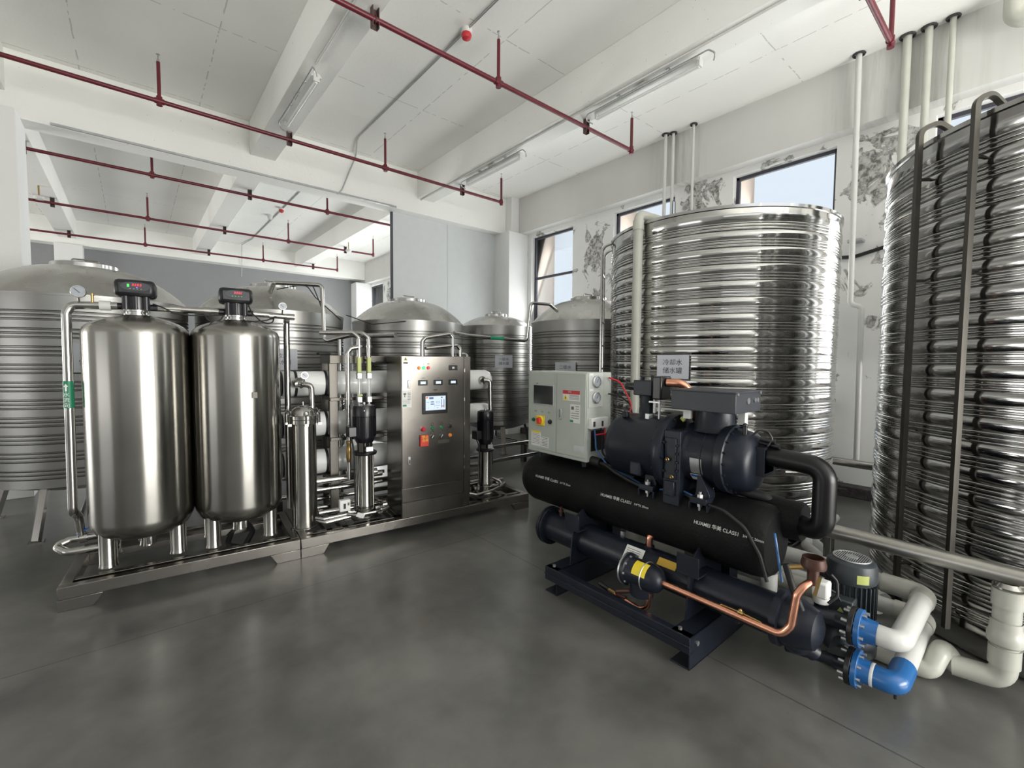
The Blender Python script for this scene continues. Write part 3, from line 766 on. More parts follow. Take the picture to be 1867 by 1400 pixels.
# low horizontal pipes through the rack
for v, z, u0_, u1_, r in ((.42, .50, 1.50, 2.2, .030), (.42, .42, 1.50, 2.2, .018), (.42, .53, 2.95, 3.30, .020), (.42, .44, 2.95, 3.32, .018), (.70, .36, 1.5, 3.6, .024), (.70, .26, 1.5, 3.6, .024), (.58, .21, 1.55, 3.5, .020), (.32, .24, 1.6, 2.2, .022), (.40, .235, 2.95, 3.6, .020)):
    MB().cyl((u0_, v, z), (u1_, v, z), r, n=12).build('horizontal_pipe', 'steelp', RS)
for u, v in ((1.92, .42), (2.13, .42), (3.12, .42)):
    b = MB().lathe((u, v, .52 if u < 3 else .53), [(0, -.02), (.035, -.02), (.035, .02), (0, .02)], (1, 0, 0), 16); b.build('pipe_clamp', 'steelp', RS)
# riser pipes and flow meters on the rack
b = MB().tube([(1.87, .34, .86), (1.87, .34, 1.66), (1.90, .34, 1.70), (1.96, .34, 1.71)], .021, 12, .03); b.cyl((1.87, .34, .50), (1.87, .34, .66), .018)
b.build('riser_pipe', 'steelp', RS)
MB().lathe((1.87, .34, .66), [(.014, 0), (.02, .02), (.024, .05), (.024, .12), (.018, .16), (.023, .17), (.023, .19), (.014, .2)], n=16).build('brass_valve', 'brass', RS)
MB().sphere((1.82, .34, .90), .018).build('valve_knob', 'blk', RS)
for u in (1.975, 2.065):
    f = MB().box(u - .022, .335, 1.42, u + .022, .385, 1.475).build('flow_meter', 'galv', RS, bevel=.004)
    MB().box(u - .022, .335, 1.20, u + .022, .385, 1.255).cyl((u, .36, 1.16), (u, .36, 1.21), .014).build('meter_base', 'galv', f, bevel=.004)
    MB().cyl((u, .36, 1.255), (u, .36, 1.42), .009, n=10).cyl((u - .017, .36, 1.255), (u - .017, .36, 1.42), .0025, n=6).cyl((u + .017, .36, 1.255), (u + .017, .36, 1.42), .0025, n=6).build('meter_tube', 'acr', f)
    MB().box(u - .017, .338, 1.475, u + .017, .38, 1.62).build('scale_strip', 'ylwg', f, bevel=.002)
    p = MB().tube([(u, .36, 1.62), (u, .36, 1.80), (u - .05, .38, 1.845), (u - .14 if u > 2 else u - .32, .45, 1.835)], .021, 12, .04)
    p.lathe((u, .36, 1.71), [(0, 0), (.032, 0), (.032, .02), (0, .02)], n=16); p.build('meter_outlet', 'steelp', f)
MB().box(1.955, .33, 1.262, 1.998, .334, 1.278).build('yellow_sticker', 'ylwg', RS)
MB().cyl((1.935, .885, .16), (1.935, .885, 1.80), .019, n=12).build('cross_pipe', 'steelp', RS)
# pipes rising behind the cabinet
MB().tube([(2.66, .50, 1.0), (2.66, .50, 1.79), (2.70, .50, 1.83), (2.98, .50, 1.88), (3.01, .50, 1.84), (3.01, .50, 1.0)], .021, 12, .035).build('loop_pipe', 'steelp', RS)
MB().tube([(2.70, .50, 1.72), (3.06, .50, 1.76), (3.10, .50, 1.72), (3.10, .50, 1.0)], .019, 12, .035).build('loop_pipe', 'steelp', RS)
MB().tube([(3.08, .52, 1.66), (3.18, .52, 1.67), (3.21, .52, 1.60), (3.21, .52, 1.45)], .019, 12, .05).build('loop_pipe', 'steelp', RS)
MB().cyl((2.68, .505, 1.0), (2.68, .505, 1.79), .012, n=10).build('thin_pipe', 'steelp', RS)
MB().box(1.68, .62, 1.64, 1.79, .72, 1.665).build('black_block', 'rubber', RS, bevel=.008)
MB().tube([(2.05, .45, 1.60), (2.14, .42, 1.56), (2.2, .40, 1.575), (2.26, .40, 1.57)], .008, 8, .03).tube([(2.08, .45, 1.54), (2.17, .42, 1.575), (2.24, .40, 1.56)], .006, 8, .03).build('cable', 'rubber', RS)

# --- softener vessels
def softener(uc, label, lit):
    t = thing('softener_vessel', label, 'pressure vessel', (uc, .37, .155), 'softener vessels on the steel skid')
    r, v = .306, .37
    prof = [(0, .30), (.10, .305), (.20, .33), (.27, .37), (r - .005, .43), (r, .46), (r, 1.765)]
    for k in range(1, 9):
        a = k / 8 * pi / 2; prof.append((r - .10 + .10 * cos(a), 1.79 + .065 * sin(a))) if False else None
    prof += [(r - .003, 1.785), (r - .012, 1.808), (r - .03, 1.828), (r - .06, 1.848), (r - .11, 1.870), (r - .17, 1.888), (.10, 1.900), (.098, 1.902), (0, 1.902)]
    MB().lathe((uc, v, 0), prof, n=72).build('vessel', 'steel', t, sharp=55)
    for du, dv in ((-.19, -.13), (.20, -.10), (0, .2), (-.2, .12)):
        l = MB().lathe((uc + du, v + dv, .155), [(0, 0), (.055, 0), (.053, .012), (.05, .02), (.05, .26)], n=24).build('leg', 'steel', t)
    MB().cyl((uc + .03, v, .22), (uc + .03, v, .31), .022).cyl((uc - .03, v + .05, .235), (uc - .03, v + .05, .31), .015).build('drain_stub', 'steelp', t)
    MB().lathe((uc, v, 1.898), [(0, 0), (.078, 0), (.078, .012), (.066, .014), (.066, .028), (.078, .03), (.078, .042), (.06, .045), (.06, .05), (0, .05)], n=36).build('clamp', 'steelp', t)
    h = MB().lathe((uc, v, 1.93), [(0, 0), (.070, 0), (.074, .03), (.074, .11), (0, .11)], n=28)
    for k in (-.055, .0, .058): h.cyl((uc + k, v - .055, 1.94), (uc + k, v - .055, 2.04), .022, n=12)
    h.cyl((uc - .12, v, 1.965), (uc + .12, v, 1.965), .024, n=14)
    hd = h.build('control_valve', 'blkm', t)
    b = MB().box(uc - .115, v - .095, 2.03, uc + .115, v + .09, 2.15); b.build('head_housing', 'blk', hd, bevel=.028)
    fz = v - .0965
    pl = [(cos(a_) * .062 + (.02 if cos(a_) > 0 else -.02) * (abs(cos(a_)) > .01), sin(a_) * .030) for a_ in [2 * pi * k / 24 for k in range(24)]]
    MB().prism(pl, (uc + .005, fz, 2.10), (1, 0, 0), (0, 0, 1), (0, -1, 0), .003).build('display_panel', 'navyl', hd)
    dg = MB()
    for k in range(4):
        x = uc - .013 + k * .014
        for (a0, b0, a1, b1) in ((0, .0, .009, .002), (0, .0065, .009, .0085), (0, .013, .009, .015), (0, 0, .0022, .0075), (.0068, .0075, .009, .015)): dg.box(x + a0, fz - .0042, 2.103 + b0, x + a1, fz - .003, 2.103 + b1)
    dg.build('led_digits', 'eR', hd)
    l = MB()
    for k in range(4): l.box(uc - .028 + k * .020, fz - .0042, 2.082, uc - .021 + k * .020, fz - .003, 2.0845)
    l.build('indicator_marks', 'inkw' if lit else 'eG', hd)
    if lit:
        MB().box(uc - .041, fz - .0042, 2.094, uc - .029, fz - .003, 2.114).build('green_indicator', 'eG', hd)
        MB().cyl((uc + .012, fz - .003, 2.093), (uc + .012, fz - .0045, 2.093), .004, n=10).build('blue_indicator', 'eB', hd)
    return t
SV1 = softener(.405, 'left softener vessel, brushed steel with black valve head showing green and red lights', True)
SV2 = softener(1.015, 'right softener vessel, brushed steel with black valve head showing only red digits', False)
MB().box(1.09, .0655, 1.30, 1.125, .0665, 1.345).build('small_label', 'steeld', SV2)

# inlet pipe left of the vessels with the green arrow label
t = thing('inlet_pipe', 'steel inlet pipe left of the softener vessels with a green arrow label', 'pipe', (.03, .37, .15))
MB().tube([(.30, .37, 1.965), (.06, .37, 1.955), (.035, .37, 1.90), (.025, .37, .53), (.03, .50, .47), (.04, .52, .30)], .027, 16, .06).build('pipe', 'steelp', t)
MB().cyl((.205, .37, 1.962), (.265, .37, 1.964), .034, n=18).build('white_union', 'pvc', t)
gauge(t, (.105, .33, 2.045), (-.05, -1, 0), .042, stem=(.105, .36, 1.965))
MB().cyl((.17, .36, 1.97), (.17, .36, 2.04), .008).cyl((.16, .36, 2.03), (.185, .36, 2.035), .007).build('needle_valve', 'brass', t)
lb = MB().lathe((.030, .37, 1.255), [(.0285, 0), (.0285, .185)], n=24).build('arrow_label', 'grn', t, label='green arrow label')
a = MB().prism([(-.005, 0), (.005, 0), (.005, .03), (.013, .03), (0, .052), (-.013, .03), (-.005, .03)], (.022, .3395, 1.37), (.99, -.05, 0), (0, 0, 1), (0, -1, 0), .0008)
a.build('arrow', 'white', lb)
for k, ch in enumerate('水流向'): text('lettering', ch, .036, M['white'], lb, (.022, .339, 1.345 - k * .036), (1, 0, 0), (0, 0, 1))
t2 = thing('drain_valve', 'low steel pipe loop with blue lever at the left end of the skid', 'valve', (.02, .5, .2))
MB().tube([(.32, .52, .30), (-.02, .52, .30), (-.10, .50, .27), (-.02, .40, .25), (.26, .38, .25)], .026, 14, .05).build('pipe', 'steelp', t2)
MB().obox((.06, .50, .36), (.9, 0, .5), (0, 1, 0), (-.5, 0, .9), .05, .008, .004).build('lever', 'blul', t2)
MB().lathe((.03, .52, .30), [(0, 0), (.036, 0), (.036, .04), (0, .04)], (1, 0, 0), 18).build('clamp', 'steelp', t2)
# pipes between the heads and to the filter
t = thing('link_pipe', 'short steel pipe linking the two black valve heads', 'pipe', (.7, .37, 1.96), 'pipes between the valve heads')
MB().cyl((.52, .37, 1.965), (.90, .37, 1.965), .024, n=14).build('pipe', 'steelp', t)
MB().cyl((.60, .37, 1.965), (.66, .37, 1.965), .031, n=16).cyl((.80, .37, 1.965), (.85, .37, 1.965), .031, n=16).build('coupling', 'steelp', t)
t = thing('outlet_pipe', 'steel outlet pipe right of the second valve head dropping behind the filter housing', 'pipe', (1.4, .40, .2), 'pipes between the valve heads')
MB().tube([(1.13, .37, 1.965), (1.40, .37, 1.955)], .024, 14).tube([(1.385, .40, 1.93), (1.385, .42, 1.90), (1.385, .42, .30)], .025, 14).build('pipe', 'steelp', t)
MB().cyl((1.38, .37, 1.955), (1.44, .37, 1.954), .027, n=14).cyl((1.25, .37, 1.955), (1.28, .37, 1.955), .031, n=14).build('coupling', 'steelp', t)
gauge(t, (1.345, .32, 2.035), (0, -1, 0), .032, stem=(1.345, .36, 1.96))
for pts, lb in (([(.50, .33, 1.99), (.56, .30, 1.965), (.62, .30, 1.93), (.72, .31, 1.92), (.93, .32, 1.935)], 'black cable slung between the two valve heads'),
                ([(.80, .32, 1.945), (.83, .30, 1.89), (.87, .30, 1.87), (.91, .30, 1.90), (.93, .32, 1.935)], 'small black cable loop left of the second valve head'),
                ([(1.10, .31, 2.02), (1.12, .28, 1.96), (1.18, .28, 1.90), (1.23, .30, 1.885), (1.27, .32, 1.90), (1.28, .33, 1.93)], 'black cable loop right of the second valve head'),
                ([(1.06, .30, 1.90), (1.13, .28, 1.895), (1.22, .30, 1.91), (1.30, .33, 1.945)], 'black cable running to the outlet pipe coupling'),
                ([(1.37, .37, 1.94), (1.36, .38, 1.6), (1.37, .38, 1.2)], 'thin black cable hanging along the outlet pipe')):
    MB().tube(pts, .005, 8, .03).build('cable', 'rubber', None, label=lb, cat='cable', group='black cables at the valve heads')
XF[0] = Matrix.Identity(4)
for pts, lb in (([(1.25, 5.62, 2.38), (1.50, 5.4, 2.44), (1.58, 5.35, 2.30), (1.72, 5.3, 2.16), (1.95, 5.6, 2.08)], 'thin black cable sagging over the domed lid of the second storage tank'),
                ([(1.56, 5.36, 2.43), (1.62, 5.35, 2.27), (1.66, 5.32, 2.12), (1.66, 5.30, 1.95)], 'thin black cable hanging down the looping steel pipe'),
                ([(2.0, 5.55, 2.14), (2.35, 5.6, 2.05), (2.9, 5.7, 2.13), (3.5, 5.9, 2.33), (3.62, 6.1, 2.42)], 'thin black cable crossing the dome of the tank behind the cabinet')):
    MB().tube(pts, .006, 8, .1).build('cable', 'rubber', None, label=lb, cat='cable', group='thin cables over the storage tanks')
XF[0] = G
# --- cartridge filter housing
t = thing('filter_housing', 'slim upright polished steel cartridge filter with bolted domed cap', 'filter', (1.485, .30, .155))
MB().lathe((1.485, .30, 0), [(0, .156), (.112, .156), (.112, .165), (.102, .17), (.100, .26), (.100, 1.06)], n=48).build('body', 'steel', t)
MB().lathe((1.485, .30, 0), [(.100, 1.055), (.120, 1.055), (.120, 1.085), (.112, 1.088), (.120, 1.092), (.120, 1.12), (.098, 1.125), (.09, 1.16), (.065, 1.19), (.03, 1.203), (0, 1.206)], n=48).build('domed_cap', 'steelp', t)
for k in range(5):
    a = -pi / 2 + (k - 2) * 1.05; x, y = 1.485 + .135 * cos(a), .30 + .135 * sin(a)
    MB().cyl((x, y, 1.05), (x, y, 1.13), .007, n=8).ring((x, y, 1.15), (cos(a), sin(a), 0), .018, .006, 14, 6).box(x - .014, y - .014, 1.04, x + .014, y + .014, 1.06).build('eye_bolt', 'steelp', t)
MB().cyl((1.485, .3, 1.20), (1.485, .3, 1.235), .006).build('vent_screw', 'steelp', t)
MB().tube([(1.45, .48, 1.40), (1.50, .36, 1.38), (1.56, .34, 1.37), (1.565, .34, 1.16)], .024, 14, .035).lathe((1.47, .44, 1.39), [(0, 0), (.048, 0), (.048, .04), (0, .04)], (.3, -.9, 0), 20).build('top_pipe', 'steelp', t)
gauge(t, (1.50, .30, 1.46), (0, -1, 0), .032, stem=(1.495, .34, 1.39))
t = thing('low_pipe_loop', 'polished pipe loop before the larger upright pump, with white switch box', 'pipe', (1.8, .1, .17))
MB().tube([(1.55, .19, .245), (1.60, .155, .235), (1.80, .15, .245), (1.86, .10, .235), (2.04, .10, .235), (2.13, .15, .245), (2.14, .25, .27), (2.06, .33, .30)], .014, 12, .03).build('pipe', 'steelp', t)
MB().tube([(1.56, .20, .225), (1.62, .16, .20), (1.83, .16, .215)], .020, 12, .03).build('pipe', 'steelp', t)
b = MB().box(1.735, .13, .275, 1.825, .18, .375); o = b.build('switch_box', 'white', t, bevel=.006)
MB().box(1.765, .128, .30, 1.785, .1305, .345).build('switch_window', 'ink', o); MB().box(1.80, .128, .325, 1.815, .1305, .35).build('switch_mark', 'inkg', o)
MB().cyl((1.78, .155, .22), (1.78, .155, .28), .008, n=8).build('switch_stem', 'steelp', t)
MB().obox((1.895, .075, .235), (.9, 0, -.4), (.35, -.3, .9), (0, -1, .2), .035, .022, .001).build('hang_tag', 'white', t)
MB().cyl((2.09, .11, .235), (2.16, .13, .245), .024, n=12).cyl((2.12, .17, .265), (2.16, .17, .265), .022, n=12).build('valve_fitting', 'steelp', t)

def vpump(uc, v, z1, zm, zt, rm, rs, label, jb):
    """vertical multistage pump: steel stack to z1, lantern to zm, black motor to zt"""
    t = thing('multistage_pump', label, 'pump', (uc, v, .155), 'upright black-motor pumps')
    b = MB().lathe((uc, v, .155), [(0, 0), (rs + .03, 0), (rs + .03, .02), (rs + .015, .03), (rs + .02, .09), (rs, .10)], n=32)
    b.cyl((uc - rs - .09, v, .225), (uc + rs + .09, v, .225), .022, n=14).lathe((uc - rs - .09, v, .225), [(0, 0), (.042, 0), (.042, .02), (0, .02)], (1, 0, 0), 20).lathe((uc + rs + .07, v, .225), [(0, 0), (.042, 0), (.042, .02), (0, .02)], (1, 0, 0), 20)
    b.build('base', 'steelp', t)
    MB().box(uc - rs - .05, v - rs - .03, .155, uc + rs + .05, v + rs + .03, .168).build('foot_plate', 'blk', t, bevel=.004)
    MB().lathe((uc, v, .25), [(rs, 0), (rs + .004, .01), (rs + .004, .03), (rs, .04), (rs, z1 - .25)], n=36).build('stage_sleeve', 'steel', t)
    for k in range(4):
        a = pi / 4 + k * pi / 2; MB().cyl((uc + (rs + .012) * cos(a), v + (rs + .012) * sin(a), .2), (uc + (rs + .012) * cos(a), v + (rs + .012) * sin(a), z1 + .01), .006, n=8).build('tie_rod', 'steelp', t)
    MB().lathe((uc, v, z1), [(0, 0), (rs + .03, 0), (rs + .034, .008), (rs + .034, .022), (rs + .02, .03), (0, .03)], n=28).build('flange', 'blk', t)
    b = MB()
    for k in range(4):
        a = pi / 4 + k * pi / 2; b.obox((uc + (rs - .012) * cos(a), v + (rs - .012) * sin(a), (z1 + zm) / 2 + .01), (-sin(a), cos(a), 0), (cos(a), sin(a), 0), (0, 0, 1), .022, .006, (zm - z1) / 2)
    b.cyl((uc, v, z1), (uc, v, zm), .022)
    b.build('lantern', 'steeld', t)
    MB().box(uc - .01, v - rs - .012, z1 + .035, uc + .05, v - rs - .008, z1 + .075).build('name_plate', 'galv', t)
    b = MB().lathe((uc, v, zm - .01), [(0, 0), (rm * .72, 0), (rm * .9, .035), (rm * .94, .05), (rm * .94, (zt - zm) * .70), (rm, (zt - zm) * .72), (rm, zt - zm - .02), (rm * .92, zt - zm), (rm * .5, zt - zm + .008), (0, zt - zm + .008)], n=36)
    for k in range(28):
        a = 2 * pi * k / 28; b.obox((uc + rm * .955 * cos(a), v + rm * .955 * sin(a), zm + .04 + (zt - zm) * .31), (cos(a), sin(a), 0), (-sin(a), cos(a), 0), (0, 0, 1), rm * .045, .0022, (zt - zm) * .29)
    mo = b.build('motor', 'blkm', t)
    s = -1 if jb < 0 else 1
    MB().box(uc + s * rm * .8, v - .05, zm + .05, uc + s * (rm + .05), v + .05, zm + .14).build('terminal_box', 'blkm', mo, bevel=.006)
    MB().lathe((uc, v, zt - .005), [(0, 0), (.012, 0), (.012, .022), (0, .024)], n=10).build('top_cap', 'galv', mo)
    MB().cyl((uc - .03, v - rm - .001, zt - .05), (uc - .03, v - rm + .004, zt - .05), .004, n=8).build('screw', 'galv', mo)
    MB().tube([(uc + s * (rm + .02), v, zm + .05), (uc + s * (rm + .01), v - .03, zm - .02), (uc + s * (rs + .035), v - .05, z1 - .02), (uc + s * (rs + .03), v - .05, .24)], .007, 8, .04).build('cable', 'rubber', t)
    return t
vpump(1.985, .24, .74, .86, 1.195, .103, .072, 'upright steel pump with large black motor left of the steel cabinet', -1)
vpump(3.28, .26, .625, .71, 1.065, .088, .062, 'upright steel pump with smaller black motor right of the steel cabinet', -1)
t = thing('low_pipe_loop', 'polished steel pipe loop at the foot of the smaller pump near the right skid end', 'pipe', (3.2, .15, .2))
MB().tube([(2.95, .14, .25), (3.08, .10, .215), (3.30, .12, .225), (3.44, .17, .24), (3.47, .26, .26), (3.40, .36, .30), (3.36, .36, .26)], .014, 12, .03).build('pipe', 'steelp', t)
MB().cyl((3.40, .15, .235), (3.49, .19, .25), .022, n=12).build('valve_fitting', 'steelp', t)

# --- steel control cabinet
CU0, CU1, CD = 2.245, 2.93, .39
t = CB = thing('control_cabinet', 'tall brushed steel control cabinet with lit touch screen and push buttons', 'control cabinet', (2.59, .2, .155))
b = MB().box(CU0, .012, .155, CU1 + .02, CD, 1.635); b.build('body', 'steelb', t, bevel=.004)
d = MB().box(CU0 + .002, -.002, .43, 2.875, .011, 1.632).build('door', 'steelb', t, bevel=.003)
MB().prism([(0, 0), (0, .145), (-.02, .145), (-.045, .0)], (CU0, 0, .16), (0, 1, 0), (0, 0, 1), (1, 0, 0), .63).build('kick_panel', 'steelb', t, bevel=.003) if False else None
MB().box(CU0 + .002, -.002, .30, 2.872, .011, .425).build('lower_panel', 'steelb', t, bevel=.002)
MB().box(CU0 + .002, .0, .158, 2.872, .011, .295).build('plinth_panel', 'steeld', t, bevel=.002)
MB().box(2.880, -.002, .30, CU1 + .018, .011, 1.632).build('hinge_stile', 'steelb', t, bevel=.002)
for z in (1.50, 1.22, .98, .66, .55): MB().cyl((2.882, -.004, z - .015), (2.882, -.004, z + .015), .006, n=10).build('hinge', 'steelp', t)
F = -.002
def fbox(name, u0_, z0, u1_, z1, m, parent=d, th=.006, bevel=0, off=0.0, **k):
    return MB().box(u0_, F - off - th, z0, u1_, F - off, z1).build(name, m, parent, bevel=bevel, **k)
def fcyl(name, u, z, r, m, parent=d, th=.014, **k):
    return MB().lathe((u, F, z), [(0, 0), (r * 1.25, 0), (r * 1.25, .004), (r, .005), (r, th), (r * .8, th + .003), (0, th + .003)], (0, -1, 0), 20).build(name, m, parent, **k)
fcyl('orange_lamp', 2.410, 1.525, .013, 'lO'); fcyl('green_lamp', 2.457, 1.526, .013, 'lG'); fcyl('red_lamp', 2.502, 1.526, .013, 'lR')
for k, (u, s) in enumerate(((2.410, 'Run'), (2.457, 'Stop'), (2.502, 'Alarm'))): text('lamp_lettering', ('原水', '运行', '报警')[k], .011, M['ink'], d, (u, F, 1.562), (1, 0, 0), (0, 0, 1))
for u, z, mm in ((2.758, 1.526, 'inkw'), (2.449, 1.389, 'scr'), (2.602, 1.389, 'scr'), (2.757, 1.390, 'scr')):
    p = fbox('panel_meter', u - .046, z - .025, u + .046, z + .025, 'blk', bevel=.003)
    q = (.025, .012) if mm == 'scr' else (.012, .009)
    MB().box(u - q[0], F - .0075, z - q[1], u + q[0], F - .006, z + q[1]).build('meter_display', mm, d)
for u, z, s in ((2.758, 1.566, '电导率'), (2.449, 1.430, '一级电导'), (2.602, 1.430, '二级电导'), (2.757, 1.431, '产水电导')): text('meter_lettering', s, .011, M['ink'], d, (u, F, z), (1, 0, 0), (0, 0, 1))
text('screen_lettering', '触摸屏', .014, M['ink'], d, (2.575, F, 1.318), (1, 0, 0), (0, 0, 1), bold=.02)
sc = fbox('screen_bezel', 2.441, 1.098, 2.694, 1.293, 'blk', th=.012, bevel=.004)
XD = F - .0125
MB().box(2.470, XD - .001, 1.132, 2.672, XD, 1.264).build('touch_screen', 'scr', d)
bl = MB()
for (a0, b0, a1, b1) in ((2.520, 1.205, 2.553, 1.215), (2.520, 1.184, 2.553, 1.194), (2.628, 1.152, 2.634, 1.232), (2.653, 1.152, 2.659, 1.232), (2.505, 1.236, 2.548, 1.254), (2.575, 1.197, 2.612, 1.199), (2.575, 1.213, 2.612, 1.215), (2.575, 1.197, 2.577, 1.215), (2.610, 1.197, 2.612, 1.215), (2.48, 1.206, 2.505, 1.209), (2.57, 1.174, 2.615, 1.177), (2.56, 1.165, 2.562, 1.19), (2.58, 1.15, 2.60, 1.153), (2.625, 1.243, 2.64, 1.254), (2.49, 1.152, 2.50, 1.155)):
    bl.box(a0, XD - .0018, b0, a1, XD - .001, b1)
bl.build('screen_graphics', 'scrb', d)
MB().box(2.638, XD - .0018, 1.158, 2.649, XD - .001, 1.176).box(2.474, XD - .0018, 1.243, 2.495, XD - .001, 1.258).build('screen_orange_blocks', 'scrr', d)
fcyl('emergency_button', 2.447, .961, .019, 'redb', th=.03)
for u, z, m in ((2.539, .964, 'grnb'), (2.633, .962, 'grnb'), (2.726, .966, 'blk'), (2.726, .881, 'orgb')): fcyl('push_button', u, z, .014, m)
for u in (2.539, 2.633):
    fcyl('selector_switch', u, .881, .015, 'blk'); MB().obox((u - .002, F - .018, .884), (.6, 0, .8), (0, 1, 0), (-.8, 0, .6), .016, .004, .004).build('switch_handle', 'galv', d)
for u, z in ((2.539, 1.0), (2.633, 1.0), (2.726, 1.0), (2.539, .923), (2.633, .923), (2.726, .923)):
    MB().lathe((u, F, z), [(.012, 0), (.014, .001), (.016, 0)], (0, -1, 0), 16).build('engraved_ring', 'steeld', d)
g = MB().obox((2.455, F - .014, .855), (1, .0, -.02), (0, 1, 0), (.02, 0, 1), .040, .010, .052).build('red_tag', 'redt', d, bevel=.002, label='red warning tag')
text('lettering', '禁止\n合闸', .032, M['ylw'], d, (2.460, F - .0245, .872), (1, 0, 0), (0, 0, 1))
for z in (1.379, .683):
    h = fbox('door_handle', 2.302, z - .036, 2.326, z + .036, 'galv', bevel=.008, th=.008); fbox('handle_lever', 2.308, z - .028, 2.320, z + .012, 'steelp', bevel=.004, off=.008, th=.004)
lb = fbox('info_label', 2.247, 1.170, 2.338, 1.322, 'white', th=.0012)
q = MB()
for k in range(5): q.box(2.300, F - .002, 1.295 - k * .014, 2.330, F - .0013, 1.300 - k * .014)
for k in range(4): q.box(2.255, F - .002, 1.236 - k * .010, 2.325, F - .0013, 1.238 - k * .010)
q.box(2.262, F - .002, 1.283, 2.286, F - .0013, 1.300).box(2.270, F - .002, 1.262, 2.278, F - .0013, 1.283)
q.build('label_print', 'inkg', d); MB().box(2.255, F - .0022, 1.179, 2.290, F - .0013, 1.196).build('green_stamp', 'grn', d)
tri = MB().prism([(-.022, 0), (.022, 0), (0, .040)], (2.284, F, 1.590), (1, 0, 0), (0, 0, 1), (0, -1, 0), .0012).build('warning_triangle', 'ylwg', d)
MB().prism([(-.003, .008), (.004, .008), (.001, .016), (.006, .016), (-.003, .030), (-.001, .019), (-.006, .019)], (2.284, F - .0012, 1.590), (1, 0, 0), (0, 0, 1), (0, -1, 0), .0008).build('bolt_mark', 'ink', d)
fbox('warning_strip', 2.262, 1.563, 2.306, 1.580, 'inkg', th=.001)
fbox('engraving', 2.60, .81, 2.72, .842, 'steeld', th=.0006)
XF[0] = Matrix.Identity(4)

# ================================================================== CHILLER (long axis along y)
CH = thing('water_chiller', 'dark navy screw chiller with black insulated barrel, copper piping and steel feet', 'chiller', (2.5, 1.65, 0))
EX, EZ, ER = 2.60, .635, .196
KX, KZ, KR = 2.45, .325, .105
# feet: C channels open towards the far side, with a front rail
for y0 in (2.08, 1.125):
    b = MB(); y1 = y0 + .11; x0, x1, h = 2.155, 2.98, .175; t_ = .008
    b.box(x0, y0, 0, x1, y0 + t_, h).box(x0, y0, 0, x1, y1, t_).box(x0, y0, h - t_, x1, y1, h)
    b.build('foot_channel', 'navy', CH, bevel=.002)
b = MB(); b.box(2.150, 1.125, .085, 2.158, 2.19, .175).box(2.158, 1.125, .167, 2.20, 2.19, .175).box(2.158, 1.125, .085, 2.20, 2.19, .093)
b.box(2.143, 1.125, .125, 2.151, 2.19, .133)
b.build('front_rail', 'navy', CH, bevel=.002)
b = MB()
for y in (2.14, 1.20): b.cyl((2.19, y, .172), (2.19, y, .188), .011, n=6)
b.cyl((2.23, 1.118, .12), (2.23, 1.125, .12), .013, n=12); b.build('bolts', 'galv', CH)
# saddles between foot, condenser and evaporator
for y0, w in ((2.03, .13), (1.17, .13)):
    b = MB()
    pl = [(-.16, .175), (.38, .175), (.40, .30), (.40, .50)]
    for k in range(0, 13):
        a = radians(-28 - k * 10.5); pl.append((EX - KX + (ER + .002) * cos(a), EZ + (ER + .002) * sin(a)))
    pl += [(-.13, .50), (-.14, .40)]
    b.prism(pl, (KX, y0 + .05, 0), (1, 0, 0), (0, 0, 1), (0, 1, 0), .012)
    b.box(KX - .14, y0, .415, KX + .05, y0 + w, .425).box(KX - .14, y0, .425, KX - .13, y0 + w, .53)
    b.prism([(0, 0), (.10, 0), (.10, .20), (-.02, .29)], (2.70, y0, .175), (1, 0, 0), (0, 0, 1), (0, 1, 0), w)
    b.build('saddle_plate', 'navy', CH, bevel=.002)
# condenser
c = MB().lathe((KX, 2.41, KZ), [(KR, 0), (KR, 1.60)], (0, -1, 0), 40).lathe((KX, .82, KZ), [(0, 0), (.135, 0), (.135, .03), (.115, .035), (.12, .10), (.09, .17), (.05, .19), (0, .19)], (0, -1, 0), 36).build('condenser_shell', 'navy', CH)
fl = MB().lathe((KX, 2.46, KZ), [(0, 0), (.138, 0), (.144, .008), (.144, .022), (.135, .026), (.135, .032), (.142, .036), (.142, .052), (KR, .054)], (0, -1, 0), 36)
for k in range(10):
    a = 2 * pi * k / 10; fl.cyl((KX + .125 * cos(a), 2.395, KZ + .125 * sin(a)), (KX + .125 * cos(a), 2.47, KZ + .125 * sin(a)), .008, n=6)
fl.build('end_flange', 'navy', CH)
MB().sphere((KX - .01, .73, .25), .072, (1, 1, .9), 20, 12).cyl((KX, .76, .25), (KX + .075, .68, .175), .042, n=18).build('water_header', 'navy', CH)
MB().cyl((KX - .0, 1.02, .20), (KX - .0, 1.02, .235), .02).build('drain_boss', 'navy', CH)
pl = MB().obox((KX - .086, 1.62, KZ + .068), (0, -1, 0), (.62, 0, .78), (-.78, 0, .62), .066, .045, .001).build('rating_plate', 'white', CH, label='white rating plate')
q = MB()
for k in range(5): q.obox(Vector((KX - .087, 1.625, KZ + .0685)) + Vector((.62, 0, .78)) * (.026 - k * .013) + Vector((-.78, 0, .62)) * .0012, (0, -1, 0), (.62, 0, .78), (-.78, 0, .62), .048, .0015, .0004)
q.build('plate_print', 'inkg', pl)
MB().obox((KX - .075, 1.395, KZ + .082), (0, -1, 0), (.70, 0, .71), (-.71, 0, .70), .060, .024, .001).build('ochre_label', 'ocr', CH)
MB().cyl((2.44, 2.32, .43), (2.44, 2.32, .50), .012, n=10).cyl((2.44, 2.32, .46), (2.44, 2.32, .475), .02, n=10).build('relief_valve', 'copperd', CH)
MB().cyl((2.50, 1.80, .40), (2.50, 1.80, .455), .02, n=12).build('drain_stub', 'galv', CH)
